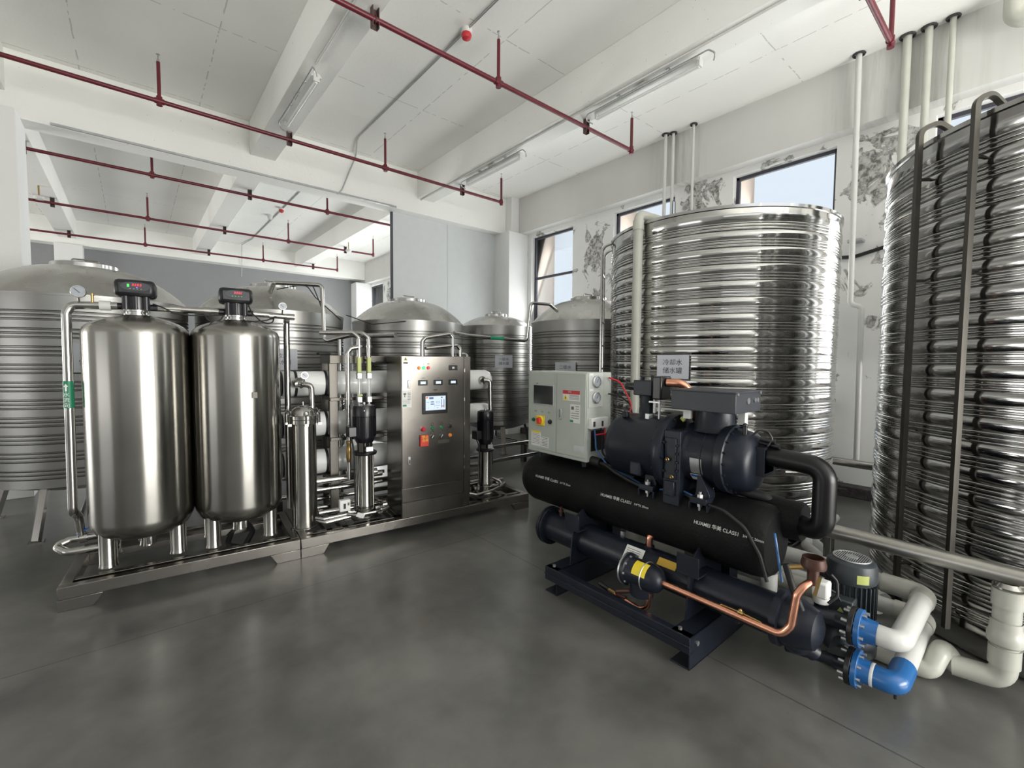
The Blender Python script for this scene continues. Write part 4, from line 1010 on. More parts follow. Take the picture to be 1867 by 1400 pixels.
# evaporator with foam jacket
ev = [(0, 0), (.13, .0), (.165, .02), (ER - .006, .07), (ER, .10), (ER, 1.90)]
ev = MB().lathe((EX, 2.78, EZ), [(0, 0), (.12, 0), (.165, .018), (ER - .012, .055), (ER, .10), (ER, 1.62), (ER + .004, 1.62), (ER + .004, 1.80), (ER - .004, 1.86), (ER - .03, 1.89), (0, 1.90)], (0, -1, 0), 64).build('evaporator_barrel', 'foam', CH)
for yc, zc in ((2.38, .69), (1.73, .692), (1.06, .692)):
    s = 'HUAMEI 华美 CLASS1'; ctr = (EX, yc, EZ); dz = zc - EZ
    ny = Vector((-sqrt(ER ** 2 - dz ** 2), 0, dz)).normalized(); upt = Vector((-ny.z * -1, 0, 0)); upt = Vector((0, 1, 0)).cross(ny); upt = upt if upt.z > 0 else -upt
    o = Vector((EX, yc + .07, EZ)) + ny * (ER + .0012)
    text('printed_lettering', s, .0265, M['inkw'], ev, o, (0, -1, 0), upt, wrap=((EX, 0, EZ), (0, 1, 0), ER + (.001 if yc > 1.3 else .0048)), bold=.012)
    o = Vector((EX, yc - .125, EZ)) + ny * (ER + (.0012 if yc > 1.3 else .0052))
    text('printed_lettering', '3/4"TK 20mm', .0185, M['inkw'], ev, o, (0, -1, 0), upt, wrap=((EX, 0, EZ), (0, 1, 0), ER + (.001 if yc > 1.3 else .0048)), bold=.01)
MB().lathe((2.73, 1.08, .742), [(0, 0), (.10, 0), (.105, .02), (.105, .26), (.097, .275), (0, .275)], (0, -1, 0), 40).build('suction_vessel', 'foam', CH)
# compressor
CX, CZ = 2.62, 1.033
cp = MB().lathe((CX, 1.955, CZ), [(0, 0), (.10, .004), (.165, .02), (.20, .055), (.212, .10), (.212, .40), (.22, .41), (.222, .455)], (0, -1, 0), 56).build('separator_shell', 'navy', CH, sharp=50)
b = MB().lathe((CX, 1.53, CZ), [(0, 0), (.235, 0), (.242, .01), (.242, .05), (.235, .06), (.20, .065), (0, .065)], (0, -1, 0), 48)
for k in range(16):
    a = 2 * pi * k / 16; b.cyl((CX + .225 * cos(a), 1.455, CZ + .225 * sin(a)), (CX + .225 * cos(a), 1.54, CZ + .225 * sin(a)), .009, n=6)
b.build('separator_flange', 'navy', CH)
b = MB().box(CX - .19, 1.362, .745, CX + .19, 1.47, 1.19).box(CX - .20, 1.385, .90, CX - .17, 1.46, 1.15)
b.box(CX - .205, 1.39, .80, CX - .185, 1.455, .89)
for z in (.95, 1.0, 1.05, 1.10): b.box(CX - .208, 1.372, z, CX - .12, 1.382, z + .014)
b.build('rotor_casing', 'navy', CH, bevel=.018)
b = MB()
for (y, z) in ((1.43, 1.02), (1.40, .92)): b.ring((CX - .215, y, z), (1, 0, .2), .010, .003, 14, 6).cyl((CX - .19, y, z), (CX - .222, y, z), .005, n=8)
b.ring((CX - .205, 1.66, .915), (1, 0, .2), .010, .003, 14, 6); b.build('brass_plugs', 'brass', CH)
MB().box(CX - .21, 1.62, .875, CX - .15, 1.70, .965).build('sight_boss', 'navy', CH, bevel=.012)
b = MB().lathe((CX, 1.38, CZ + .01), [(.19, 0), (.172, .03), (.168, .05), (.168, .12), (.171, .122), (.171, .128), (.168, .13), (.168, .20), (.19, .205), (.195, .215), (.195, .255), (.185, .26)], (0, -1, 0), 48)
for k in range(18):
    a = 2 * pi * k / 18; b.cyl((CX + .183 * cos(a), 1.105, CZ + .01 + .183 * sin(a)), (CX + .183 * cos(a), 1.18, CZ + .01 + .183 * sin(a)), .007, n=6)
b.build('motor_shell', 'navy', CH, sharp=50)
b = MB().lathe((CX, 1.125, CZ + .01), [(.185, 0), (.175, .04), (.165, .09), (.145, .115), (.09, .13), (0, .132)], (0, -1, 0), 44)
b.box(CX - .055, .955, CZ - .05, CX + .10, 1.01, CZ + .11)
b.build('motor_end_cover', 'navy', CH, sharp=50)
b = MB().tube([(CX - .06, 1.02, 1.20), (CX - .05, .99, 1.235), (CX - .03, .95, 1.23), (CX - .02, .93, 1.19), (CX - .03, .95, 1.15)], .005, 8, .02).cyl((CX - .05, 1.06, 1.20), (CX - .05, 1.06, 1.245), .012).cyl((CX - .03, .99, 1.185), (CX - .01, .92, 1.175), .012).cyl((CX + .0, 1.0, 1.16), (CX, .90, 1.15), .014)
b.sphere((CX - .05, 1.06, 1.25), .014); b.build('service_valves', 'blk', CH)
MB().box(CX - .05, .955, CZ - .04 + .0, CX + .085, .985, CZ + .10).build('suction_flange', 'blk', CH, bevel=.006)
# labels on the motor
def clabel(nm, y0, y1, za, zb, m, sub=None):
    q = MB(); n = 4; R = .1692; vs = []; c0, c1 = za - CZ - .01, zb - CZ - .01
    for i in range(n + 1):
        dz = c0 + (c1 - c0) * i / n
        for y in (y0, y1): vs.append((CX - sqrt(R * R - dz * dz), y, CZ + .01 + dz))
    q.add(vs, [(2 * i, 2 * i + 1, 2 * i + 3, 2 * i + 2) for i in range(n)]); return q.build(nm, m, CH)
clabel('motor_name_plate', 1.315, 1.245, .955, 1.045, 'galv'); clabel('blue_white_label', 1.325, 1.250, .905, .948, 'white'); 
q = clabel('blue_strip', 1.321, 1.254, .928, .944, 'blul'); q.location.x -= .0012
# valve tower
b = MB().lathe((2.60, 1.70, 1.22), [(.075, 0), (.06, .02), (.048, .035), (.046, .16), (.055, .17), (.055, .20), (0, .20)], n=24)
b.box(2.545, 1.635, 1.375, 2.66, 1.775, 1.475).cyl((2.60, 1.74, 1.47), (2.60, 1.74, 1.505), .014).cyl((2.60, 1.66, 1.47), (2.60, 1.66, 1.51), .014)
b.build('discharge_valve', 'navy', CH, bevel=.006)
MB().lathe((2.60, 1.775, 1.43), [(0, 0), (.03, 0), (.03, .03), (.026, .035), (.026, .08), (.02, .095), (0, .10)], (0, 1, 0), 18).build('valve_cap', 'blk', CH)
MB().box(2.54, 1.565, 1.355, 2.665, 1.63, 1.505).build('solenoid_block', 'blk', CH, bevel=.01)
b = MB().cyl((2.56, 1.62, 1.27), (2.56, 1.62, 1.37), .010, n=10).cyl((2.56, 1.66, 1.22), (2.56, 1.66, 1.26), .026, n=6).cyl((2.56, 1.585, 1.23), (2.56, 1.585, 1.38), .008, n=10).box(2.54, 1.57, 1.335, 2.60, 1.65, 1.345)
b.build('valve_bolts', 'galv', CH)
MB().tube([(2.60, 1.56, 1.465), (2.62, 1.49, 1.465), (2.65, 1.45, 1.44), (2.70, 1.43, 1.30), (2.78, 1.42, 1.15), (2.82, 1.42, .6)], .026, 14, .05).build('discharge_copper_pipe', 'copper', CH)
MB().cyl((2.53, 1.82, 1.225), (2.53, 1.82, 1.26), .024, n=12).cyl((2.53, 1.82, 1.255), (2.53, 1.82, 1.27), .015, n=6).build('top_boss', 'navy', CH, bevel=.002)
# terminal box
tb = MB().box(2.455, 1.065, 1.318, 2.78, 1.445, 1.436).build('terminal_box', 'navyl', CH, bevel=.005, label='flat dark grey terminal box')
MB().lathe((2.64, 1.26, 1.19), [(.13, 0), (.115, .02), (.11, .13)], n=28).build('box_neck', 'navy', tb)
MB().box(2.450, 1.060, 1.428, 2.785, 1.450, 1.438).build('box_lid', 'navyl', tb, bevel=.003)
for gx, gz, gr in ((2.60, 1.385, .018), (2.69, 1.385, .014), (2.722, 1.385, .014), (2.47, 1.425, .008), (2.76, 1.425, .008)):
    MB().cyl((gx, 1.067, gz), (gx, 1.057, gz), gr, n=16).build('cable_gland', 'galv', tb)
MB().ring((2.70, 1.13, 1.265), (1, 0, 0), .022, .009, 18, 8).cyl((2.70, 1.13, 1.21), (2.70, 1.13, 1.25), .014).build('lifting_eye', 'navy', CH)
b = MB().cyl((2.56, 1.41, 1.24), (2.56, 1.43, 1.26), .014, n=8).cyl((2.55, 1.385, 1.14), (2.55, 1.40, 1.15), .01, n=8)
b.build('yellow_fittings', 'ylwg', CH)
MB().box(2.66, 1.10, 1.24, 2.70, 1.14, 1.31).box(2.52, 1.36, 1.26, 2.56, 1.40, 1.315).build('white_brackets', 'white', CH)
# compressor feet and their brackets on the barrel
for y in (1.585, 1.245):
    for x, s_ in ((2.47, -1), (2.77, 1)):
        b = MB().prism([(-.045, 0), (.045, 0), (.045, .03), (-.005, .13), (-.03, .13), (-.035, .04)], (x, y + .0, .815), (0, -1, 0), (0, 0, 1), (s_ * -1, 0, 0), .07)
        b.box(x - .045, y - .05, .80, x + .045, y + .05, .828).box(x - .045, y - .055, .755, x + .045, y - .049, .80).box(x - .045, y + .049, .755, x + .045, y + .055, .80).box(x - .045, y - .055, .793, x + .045, y + .055, .80)
        b.build('mounting_foot', 'navy', CH, bevel=.002)
        MB().cyl((x - .02 * -s_, y, .745), (x - .02 * -s_, y, .86), .008, n=8).cyl((x - .02 * -s_, y, .828), (x - .02 * -s_, y, .846), .017, n=6).cyl((x - .02 * -s_, y, .775), (x - .02 * -s_, y, .792), .015, n=6).build('mounting_bolt', 'galv', CH)
# suction pipe
MB().tube([(2.635, .96, 1.09), (2.635, .695, 1.075), (2.635, .695, .745), (2.72, .88, .735)], .052, 24, .075).build('suction_pipe', 'foamg', CH, label='thick black insulated suction pipe')
# filter drier with copper piping
fd = MB().lathe((2.28, 1.60, .335), [(0, 0), (.092, 0), (.095, .006), (.095, .020), (.084, .024), (.080, .03), (.080, .17), (.066, .215), (.035, .240), (0, .243)], (0, -1, 0), 36)
fd.cyl((2.28, 1.50, .30), (2.28, 1.50, .215), .070, n=28)
fd = fd.build('filter_drier', 'navy', CH, sharp=45)
b = MB().lathe((2.28, 1.608, .335), [(0, 0), (.098, 0), (.098, .010), (0, .010)], (0, -1, 0), 36)
for k in range(9):
    a = 2 * pi * k / 9 + .3; b.cyl((2.28 + .083 * cos(a), 1.615, .335 + .083 * sin(a)), (2.28 + .083 * cos(a), 1.568, .335 + .083 * sin(a)), .008, n=6)
b.build('bolted_cover', 'galv', fd)
q = MB(); vs = []
for i in range(6):
    a = radians(100 + i * 13)
    for y in (1.525, 1.435): vs.append((2.28 + .0812 * cos(a), y, .335 + .0812 * sin(a)))
q.add(vs, [(2 * i, 2 * i + 1, 2 * i + 3, 2 * i + 2) for i in range(5)]).build('yellow_sticker', 'ylw', fd)
MB().ring((2.28, 1.465, .335), (0, 1, 0), .084, .0035, 28, 6).build('strap', 'galv', fd)
MB().tube([(2.28, 1.36, .335), (2.29, .75, .325), (2.30, .715, .38), (2.31, .70, .53), (2.33, .68, .57), (2.36, .66, .59)], .0175, 14, .055).build('liquid_line', 'copper', CH)
MB().tube([(2.27, 1.44, .25), (2.265, 1.45, .155), (2.262, 1.50, .13), (2.262, 1.68, .145)], .015, 12, .05).build('u_bend_pipe', 'copper', CH)
MB().tube([(2.262, 1.60, .15), (2.262, 1.66, .15), (2.262, 1.665, .17), (2.28, 1.58, .20)], .014, 10, .02).build('copper_tee', 'copperd', CH)
MB().cyl((2.262, 1.68, .147), (2.262, 1.74, .157), .012, n=8).build('valve_stem', 'brass', CH)
MB().cyl((2.262, 1.73, .155), (2.262, 1.80, .168), .016, n=12).build('black_valve_cap', 'blk', CH)
MB().tube([(2.285, 1.04, .34), (2.283, 1.03, .352), (2.283, .93, .352), (2.283, .84, .345), (2.285, .835, .33)], .004, 8, .01).cyl((2.283, .945, .352), (2.283, .92, .352), .011, n=8).sphere((2.283, .935, .362), .009).build('capillary_tube', 'brass', CH)
MB().tube([(2.46, 1.57, .42), (2.46, 1.57, .50), (2.50, 1.53, .52), (2.62, 1.40, .525), (2.8, 1.30, .52)], .021, 14, .03).build('copper_outlet', 'copper', CH)
MB().cyl((2.46, 1.57, .415), (2.46, 1.57, .44), .032, n=16).build('outlet_boss', 'navy', CH)
# expansion valve at the right end
b = MB().lathe((2.37, .655, .655), [(.040, 0), (.05, .004), (.052, .02), (.046, .045), (.046, .05), (.040, .052)], n=28).cyl((2.37, .655, .58), (2.37, .655, .66), .024, n=16)
ex = b.build('expansion_valve', 'copperd', CH)
MB().cyl((2.37, .655, .665), (2.37, .655, .672), .038, n=20).build('valve_core', 'copperd', ex); MB().box(2.362, .64, .672, 2.385, .66, .676).build('valve_print', 'inkw', ex)
MB().obox((2.345, .63, .585), (0, 1, 0), (0, -.2, 1), (1, 0, 0), .007, .05, .004).build('brass_bracket', 'brass', ex)
MB().cyl((2.33, .74, .64), (2.35, .69, .655), .012, n=8).build('brass_fitting', 'brass', ex)
MB().tube([(2.42, .60, .63), (2.44, .58, .60), (2.42, .57, .54), (2.40, .60, .50)], .007, 8, .03).build('black_hose', 'rubber', ex)
MB().tube([(2.40, .78, .62), (2.40, .74, .5), (2.41, .70, .40), (2.45, .66, .36)], .016, 10, .05).build('black_hose', 'rubber', CH)
t = MB().tube([(2.44, .845, .72), (2.42, .84, .75), (2.40, .83, .74), (2.385, .80, .60), (2.38, .785, .535)], .006, 8, .03).build('blue_sheathed_cable', 'bluc', CH)
# control box
bx = MB().box(2.442, 2.082, .876, 2.71, 2.70, 1.518); bx = bx.build('control_box', 'cab', CH, bevel=.006, label='grey-green electrical control box with red and yellow isolator')
X = 2.4345
MB().box(X, 2.380, .905, 2.444, 2.662, 1.508).build('left_door', 'cab', bx, bevel=.002); MB().box(X, 2.092, .905, 2.444, 2.376, 1.508).build('right_door', 'cab', bx, bevel=.002)
def xb(name, y0, z0, y1, z1, m, th=.005, off=0.0, bevel=0):
    return MB().box(X - off - th, y0, z0, X - off, y1, z1).build(name, m, bx, bevel=bevel)
xb('screen_bezel', 2.405, 1.255, 2.632, 1.415, 'galv', .004, bevel=.002); xb('dark_screen', 2.414, 1.264, 2.624, 1.406, 'dkscr', .003, .0041)
xb('screen_marks', 2.58, 1.418, 2.60, 1.424, 'inkg', .001)
for y, z, m, r in ((2.625, 1.131, 'grnb', .012), (2.440, 1.131, 'blk', .014)):
    MB().lathe((X, y, z), [(0, 0), (r * 1.3, 0), (r * 1.3, .004), (r, .005), (r, .016), (0, .018)], (-1, 0, 0), 20).build('push_button', m, bx)
sw = MB(); n = 18
pts = [(.050 * cos(2 * pi * k / n) * (1.0), .040 * sin(2 * pi * k / n)) for k in range(n)]
MB().ring((X - .006, 2.548, 1.131), (1, 0, 0), .030, .011, 24, 8).box(X - .008, 2.500, 1.093, X, 2.596, 1.169).build('isolator_plate', 'ylw', bx, bevel=.01)
MB().obox((X - .022, 2.545, 1.131), (0, 1, -.15), (0, .15, 1), (1, 0, 0), .017, .024, .014).build('isolator_handle', 'redt', bx, bevel=.003)
for y, s in ((2.605, '电源'), (2.53, '急停'), (2.455, '启动')): text('lettering', s, .015, M['inkg'], bx, (X, y, 1.20), (0, -1, 0), (0, 0, 1))
xb('door_handle', 2.321, 1.158, 2.336, 1.246, 'galv', .010, bevel=.006); xb('handle_lever', 2.325, 1.178, 2.332, 1.235, 'inkg', .004, .010)
xb('warning_label', 2.144, 1.308, 2.311, 1.384, 'white', .001); xb('red_header', 2.144, 1.357, 2.311, 1.384, 'redl', .0006, .001)
MB().prism([(-.024, 0), (.024, 0), (0, .040)], (X - .0012, 2.283, 1.312), (0, 1, 0), (0, 0, 1), (-1, 0, 0), .0006).build('warning_triangle', 'ylw', bx)
MB().prism([(-.003, .008), (.004, .008), (.001, .016), (.006, .016), (-.003, .030), (-.001, .019), (-.006, .019)], (X - .0018, 2.283, 1.312), (0, 1, 0), (0, 0, 1), (-1, 0, 0), .0006).build('bolt_mark', 'ink', bx)
text('lettering', '警告', .018, M['inkw'], bx, (X - .0018, 2.24, 1.371), (0, -1, 0), (0, 0, 1))
xb('instruction_label', 2.142, 1.150, 2.236, 1.285, 'white', .001); xb('green_stamp', 2.205, 1.153, 2.236, 1.170, 'grn', .0006, .001)
q = MB()
for k in range(6): q.box(X - .0016, 2.150, 1.268 - k * .017, X - .001, 2.185 if k < 3 else 2.226, 1.272 - k * .017)
q.box(X - .0016, 2.200, 1.245, X - .001, 2.225, 1.268)
for k in range(4): q.box(X - .0016, 2.152, 1.348 - k * .009, X - .001, 2.245, 1.351 - k * .009)
xb('notice_label', 2.545, .925, 2.652, 1.030, 'white', .001); xb('yellow_header', 2.548, 1.030, 2.650, 1.044, 'ylw', .001)
for k in range(8): q.box(X - .0016, 2.555, 1.020 - k * .011, X - .001, 2.642, 1.0225 - k * .011)
xb('wiring_label', 2.458, .925, 2.537, 1.005, 'white', .001)
for k in range(6): q.box(X - .0016, 2.466, .995 - k * .012, X - .001, 2.528, .999 - k * .012)
q.build('label_print', 'inkg', bx)
xb('rating_plate', 2.099, .944, 2.196, .988, 'galv', .001)
# gauge plate on the end face
Y = 2.0805
gp = MB().box(2.452, Y - .003, 1.268, 2.606, Y, 1.516).build('gauge_plate', 'cabl', bx, bevel=.001)
for z, f_ in ((1.452, 'dial'), (1.338, 'dial')):
    MB().lathe((2.528, Y - .003, z), [(0, 0), (.043, 0), (.043, .014), (.038, .018), (.034, .018), (.033, .012), (0, .012)], (0, -1, 0), 28).build('pressure_gauge', 'galv', bx)
    MB().lathe((2.528, Y - .0155, z), [(0, 0), (.032, 0)], (0, -1, 0), 24).build('gauge_dial', f_, bx)
    MB().obox((2.532, Y - .0165, z + .006), (.6, 0, .8), (0, 1, 0), (-.8, 0, .6), .016, .0004, .0015).build('gauge_needle', 'ink', bx)
MB().box(2.462, Y - .0035, 1.497, 2.50, Y - .003, 1.512).box(2.462, Y - .0035, 1.386, 2.50, Y - .003, 1.402).build('gauge_label', 'white', bx)
ps = MB().box(2.452, Y - .035, 1.118, 2.635, Y, 1.195).build('pressure_switch', 'white', bx, bevel=.003)
MB().box(2.468, Y - .0362, 1.135, 2.490, Y - .035, 1.172).box(2.560, Y - .0362, 1.132, 2.580, Y - .035, 1.170).build('switch_scale', 'ink', bx)
MB().box(2.486, Y - .0015, .952, 2.640, Y + .001, 1.100).build('cable_opening', 'blk', bx)
for p in ([(2.50, Y - .02, 1.118), (2.50, Y - .03, 1.05), (2.495, Y - .04, .97), (2.52, Y - .14, .86), (2.50, 1.75, .83), (2.48, 1.62, .80)],):
    MB().tube(p, .006, 8, .08).build('blue_hose', 'bluc', CH)
MB().tube([(2.505, Y - .02, 1.07), (2.52, Y - .03, 1.075), (2.60, Y - .04, 1.075), (2.68, Y - .12, 1.12), (2.72, 1.90, 1.28), (2.71, 2.0, 1.45), (2.66, Y - .01, 1.48)], .006, 8, .08).build('red_hose', 'redc', CH)
MB().tube([(2.60, Y - .03, 1.118), (2.60, Y - .04, 1.02), (2.63, Y - .07, .96), (2.68, 1.98, 1.0), (2.72, 1.93, 1.15), (2.64, 1.88, 1.24), (2.54, 1.82, 1.265)], .006, 8, .06).build('red_hose', 'redc', CH)
MB().tube([(2.66, Y - .01, 1.36), (2.70, 2.0, 1.35), (2.74, 1.93, 1.29), (2.74, 1.90, 1.15)], .006, 8, .06).build('dark_hose', 'rubber', CH)
MB().tube([(2.57, Y - .02, 1.118), (2.58, Y - .03, 1.05), (2.57, Y - .035, .93), (2.60, 1.95, .88)], .007, 8, .05).build('dark_hose', 'rubber', CH)
MB().tube([(2.50, 2.06, .89), (2.50, 1.95, .875), (2.47, 1.85, .85), (2.46, 1.75, .825), (2.45, 1.60, .80)], .012, 8, .06).tube([(2.53, 2.06, .88), (2.53, 1.9, .85), (2.50, 1.72, .835)], .009, 8, .06).build('cable_bundle', 'rubber', CH)
MB().cyl((2.50, 2.08, .89), (2.50, 2.00, .885), .030, n=14).cyl((2.58, 2.02, .90), (2.60, 1.90, .875), .030, n=14).build('corrugated_sleeve', 'rubber', CH)
MB().tube([(2.48, 1.50, .80), (2.50, 1.40, .815), (2.46, 1.25, .80), (2.42, 1.10, .80), (2.41, .98, .74), (2.405, .90, .62), (2.40, .86, .50)], .009, 8, .1).build('black_hose', 'rubber', CH)
MB().tube([(2.48, 1.52, .805), (2.49, 1.40, .835), (2.48, 1.29, .815)], .006, 8, .05).build('blue_hose', 'bluc', CH)
MB().tube([(2.66, 1.18, .86), (2.66, 1.08, .86), (2.70, .99, .84), (2.72, .95, .78)], .03, 14, .05).build('corrugated_sleeve', 'rubber', CH)
b = MB().cyl((2.5, 2.15, .83), (2.5, 2.15, .88), .02).cyl((2.5, 2.62, .83), (2.5, 2.62, .88), .02); b.build('box_mount', 'navy', CH)
MB().tube([(2.86, 1.9, .80), (2.86, .95, .80)], .02, 10).build('rear_pipe', 'navy', CH)

# ================================================================== INLINE PUMP AND WATER PIPES
P = thing('inline_pump', 'dark grey vertical inline pump with finned motor beside the blue flanges', 'pump', (2.85, .62, 0))
px, py = 2.86, .62
b = MB().lathe((px, py, .28), [(0, 0), (.085, 0), (.098, .01), (.098, .185), (.108, .19), (.112, .205), (.112, .25), (.105, .285), (.09, .297), (0, .30)], n=40)
for k in range(30):
    a = 2 * pi * k / 30; b.obox((px + .103 * cos(a), py + .103 * sin(a), .375), (cos(a), sin(a), 0), (-sin(a), cos(a), 0), (0, 0, 1), .010, .0022, .088)
mo = b.build('motor', 'pumpd', P)
g_ = MB()
for k in range(-8, 9):
    w = sqrt(max(0, .078 ** 2 - (k * .009) ** 2)); g_.box(px - w, py + k * .009 - .0022, .579, px + w, py + k * .009 + .0022, .584)
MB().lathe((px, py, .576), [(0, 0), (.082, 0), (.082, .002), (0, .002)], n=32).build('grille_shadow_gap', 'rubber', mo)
g_.ring((px, py, .581), (0, 0, 1), .080, .004, 30, 6).lathe((px, py, .578), [(0, 0), (.03, 0), (.03, .007), (0, .007)], n=16); g_.build('fan_grille', 'galv', mo)
q = MB(); vs = []
for i in range(5):
    a = radians(205 + i * 7)
    for z in (.485, .53): vs.append((px + .1128 * cos(a), py + .1128 * sin(a), z))
q.add(vs, [(2 * i, 2 * i + 2, 2 * i + 3, 2 * i + 1) for i in range(4)]).build('yellow_label', 'ylwg', mo)
MB().box(px - .17, py - .05, .30, px - .07, py + .05, .41).build('terminal_box', 'pumpd', mo, bevel=.006)
MB().prism([(-.018, 0), (.018, 0), (0, .032)], (px - .1702, py, .34), (0, -1, 0), (0, 0, 1), (-1, 0, 0), .0006).build('warning_triangle', 'ylwg', mo)
b = MB().lathe((px, py, .0), [(0, 0), (.10, 0), (.10, .02), (.075, .03), (.075, .08), (.12, .10), (.12, .20), (.10, .24), (.10, .28), (0, .28)], n=32)
b.cyl((px - .06, py, .15), (2.62, py - .02, .15), .05, n=18)
b.build('casing', 'pumpd', P)
# flange pairs
def flange(y, x, z, r, m, name, t, bolts=True, th=.022, nb=8):
    b = MB().lathe((x, y, z), [(0, 0), (r, 0), (r, th), (0, th)], (0, -1, 0), 32)
    o = b.build(name, m, t, bevel=.002)
    if bolts:
        for k in range(nb):
            a = 2 * pi * k / nb + .2; MB().cyl((x + r * .82 * cos(a), y + .05, z + r * .82 * sin(a)), (x + r * .82 * cos(a), y - th - .016, z + r * .82 * sin(a)), .008, n=6).build('bolt', 'galv', o)
    return o
XU, ZU, XL, ZL = 2.595, .347, 2.625, .132
t = thing('upper_water_pipe', 'white PVC pipe with blue flange, the upper of the two elbows beside the pump', 'pipe', (2.62, .45, .3), 'PVC water pipes with blue flanges')
flange(.555, XU, ZU, .088, 'blk', 'dark_counter_flange', t, False)
flange(.53, XU, ZU, .088, 'blue', 'blue_flange', t)
MB().lathe((XU, .51, ZU), [(.062, 0), (.056, .02), (.053, .055), (.053, .06)], (0, -1, 0), 28).build('blue_socket', 'blue', t)
MB().tube([(XU, .46, ZU), (XU, .375, ZU), (3.25, .375, ZU), (3.25, 2.0, ZU)], .047, 24, .058).build('pipe', 'pvc', t)
MB().cyl((3.25, .45, ZU), (3.25, .56, ZU), .053, n=24).tube([(3.13, .375, ZU), (3.25, .375, ZU), (3.25, .50, ZU)], .0525, 24, .06).build('elbow_sleeve', 'pvcc', t)
t = thing('lower_water_pipe', 'white PVC pipe with blue elbow and flange, lower of two beside the pump', 'pipe', (2.62, .45, .05), 'PVC water pipes with blue flanges')
flange(.565, XL, ZL, .088, 'blk', 'dark_counter_flange', t, False)
flange(.54, XL, ZL, .088, 'blue', 'blue_flange', t)
MB().lathe((XL, .52, ZL), [(.062, 0), (.055, .02), (.052, .055)], (0, -1, 0), 28).tube([(XL, .47, ZL), (XL, .385, ZL), (2.80, .385, ZL)], .0505, 24, .058).build('blue_elbow', 'blue', t)
MB().lathe((XL, .475, ZL), [(.0525, 0), (.0535, .002), (.0535, .012), (.0525, .014)], (0, -1, 0), 28).build('white_band', 'white', t)
MB().tube([(2.80, .385, ZL), (3.38, .385, ZL + .03), (3.38, 1.6, ZL + .03)], .046, 24, .058).build('pipe', 'pvc', t)
MB().tube([(3.26, .385, ZL + .025), (3.38, .385, ZL + .03), (3.38, .52, ZL + .03)], .052, 24, .06).build('elbow_sleeve', 'pvcc', t)
MB().cyl((XL + .01, .385, .060), (XL + .01, .385, .085), .007, n=8).build('drip_screw', 'rubber', t)
# pipe from the condenser header to the lower flange
MB().tube([(KX + .07, .80, .15), (2.60, .69, .125), (XL, .62, ZL - .004), (XL, .565, ZL)], .028, 20, .05).build('dark_feed_pipe', 'navy', CH)
MB().tube([(2.50, .84, .36), (2.56, .70, .35), (XU, .62, ZU), (XU, .555, ZU)], .040, 20, .05).build('dark_return_pipe', 'navy', CH)
# white vertical pipe behind the condenser and a flow switch
MB().cyl((2.62, .93, .30), (2.62, .93, .46), .042, n=20).build('short_white_pipe', 'pvc', None, label='short white PVC pipe under the right end of the black barrel', cat='pipe')
t = thing('flow_switch', 'white plastic flow switch above the dark pipe, left of the inline pump', 'switch', (2.60, .68, .38))
MB().box(2.565, .645, .43, 2.635, .715, .515).build('housing', 'white', t, bevel=.012)
MB().cyl((2.60, .68, .405), (2.60, .68, .432), .036, n=20).build('white_collar', 'white', t)
MB().cyl((2.60, .68, .36), (2.60, .68, .41), .030, n=20).build('stem', 'navy', t)
MB().tube([(2.635, .665, .47), (2.68, .64, .44), (2.69, .62, .40)], .005, 8, .02).build('cable', 'rubber', t)
# white pipe set running away behind the pump
for x0, lb in ((3.55, 'left'), (3.70, 'right')):
    MB().tube([(x0, .62, .06), (x0 + .75, 1.25, .06), (x0 + 1.6, 1.30, .06)], .042, 18, .1).build('floor_water_pipe', 'pvc', None, label='white PVC pipe on the floor between the mirror tanks, the %s one' % lb, cat='pipe', group='white floor pipes')
MB().cyl((2.9, 1.55, .30), (2.95, .80, .30), .05, n=20).build('cream_pipe', 'pvcc', None, label='cream PVC pipe lying behind the chiller feet', cat='pipe')
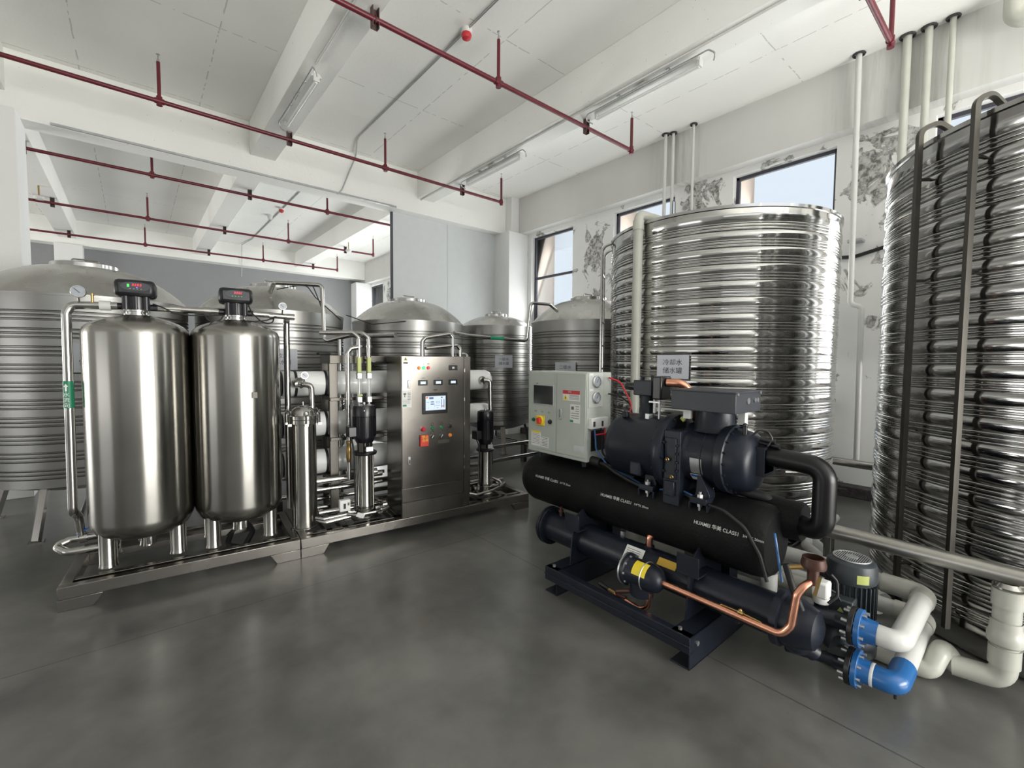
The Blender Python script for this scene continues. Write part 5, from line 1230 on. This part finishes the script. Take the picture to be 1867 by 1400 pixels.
# steel main running along y, its bend, and the cream PVC riser at the right
SM = MB().tube([(3.15, 2.35, .60), (3.15, -.9, .60)], .043, 22).build('steel_main_pipe', 'dusty', None, label='thick dusty steel pipe crossing in front of the right mirror tank', cat='pipe')
b = MB().tube([(3.155, .075, .555), (3.155, .075, .085), (3.14, .25, .075)], .050, 24, .06)
b.cyl((3.155, .075, .53), (3.155, .075, .45), .057, n=24).cyl((3.155, .075, .16), (3.155, .075, .25), .057, n=24)
rs = thing('pvc_riser', 'cream PVC riser with union standing at the far right under the steel main', 'pipe', (3.155, .075, 0))
b.build('riser', 'pvcc', rs)
MB().tube([(3.148, .14, .076), (3.145, .24, .072), (3.19, .285, .125), (3.10, .295, .125), (3.045, .32, .047), (3.03, .42, .046), (3.03, .9, .046)], .0455, 22, .04).build('offset_bends', 'pvcc', rs)
MB().lathe((3.155, .075, .26), [(.055, 0), (.064, .01), (.066, .05), (.060, .06), (.056, .09), (.055, .12)], n=28).build('union_nut', 'pvcc', rs)
MB().cyl((3.17, .05, .31), (3.22, -.06, .31), .022, n=14).build('side_branch', 'pvcc', rs)
MB().lathe((3.155, .075, .53), [(.052, 0), (.058, .015), (.046, .035)], n=24).build('steel_stub', 'steelp', rs)
conduit([(6.2, 2.2, .47), (6.2, .35, .45)], 'steel pipe along the window wall between the mirror tanks', .045, 'steelp', 'pipe', name='wall_steel_pipe', fil=0, n=18)
conduit([(3.95, 1.0, .05), (3.95, 1.0, .72), (3.86, 1.12, .78), (3.72, 1.25, .78)], 'steel pipe bend rising beside the cooling water tank', .034, 'steelp', 'pipe', name='steel_bend_pipe', fil=.1, n=16)
conduit([(3.62, .70, .03), (3.90, 1.05, .03), (4.2, 1.35, .02), (4.9, 1.35, .02)], 'dark cable lying on the floor between the mirror tanks', .012, 'rubber', 'cable', name='floor_cable', fil=.1)
conduit([(5.6, 1.5, .30), (5.75, 1.42, .25), (5.9, 1.36, .22)], 'short black cable with bulb end on the wall foot', .010, 'rubber', 'cable', name='probe_cable', fil=.02)
conduit([(.62, 4.28, .03), (.55, 4.35, .04), (.60, 4.44, .12), (.70, 4.42, .20), (.74, 4.33, .12), (.66, 4.25, .03)], 'coil of black hose on the floor behind the softener skid legs', .022, 'rubber', 'hose', name='coiled_hose', fil=.05)
MB().box(4.55, 4.5, 0, 4.75, 4.62, .06).build('floor_bracket', 'redl', None, label='small red fitting on the floor under the corner tank', cat='fitting') if False else None
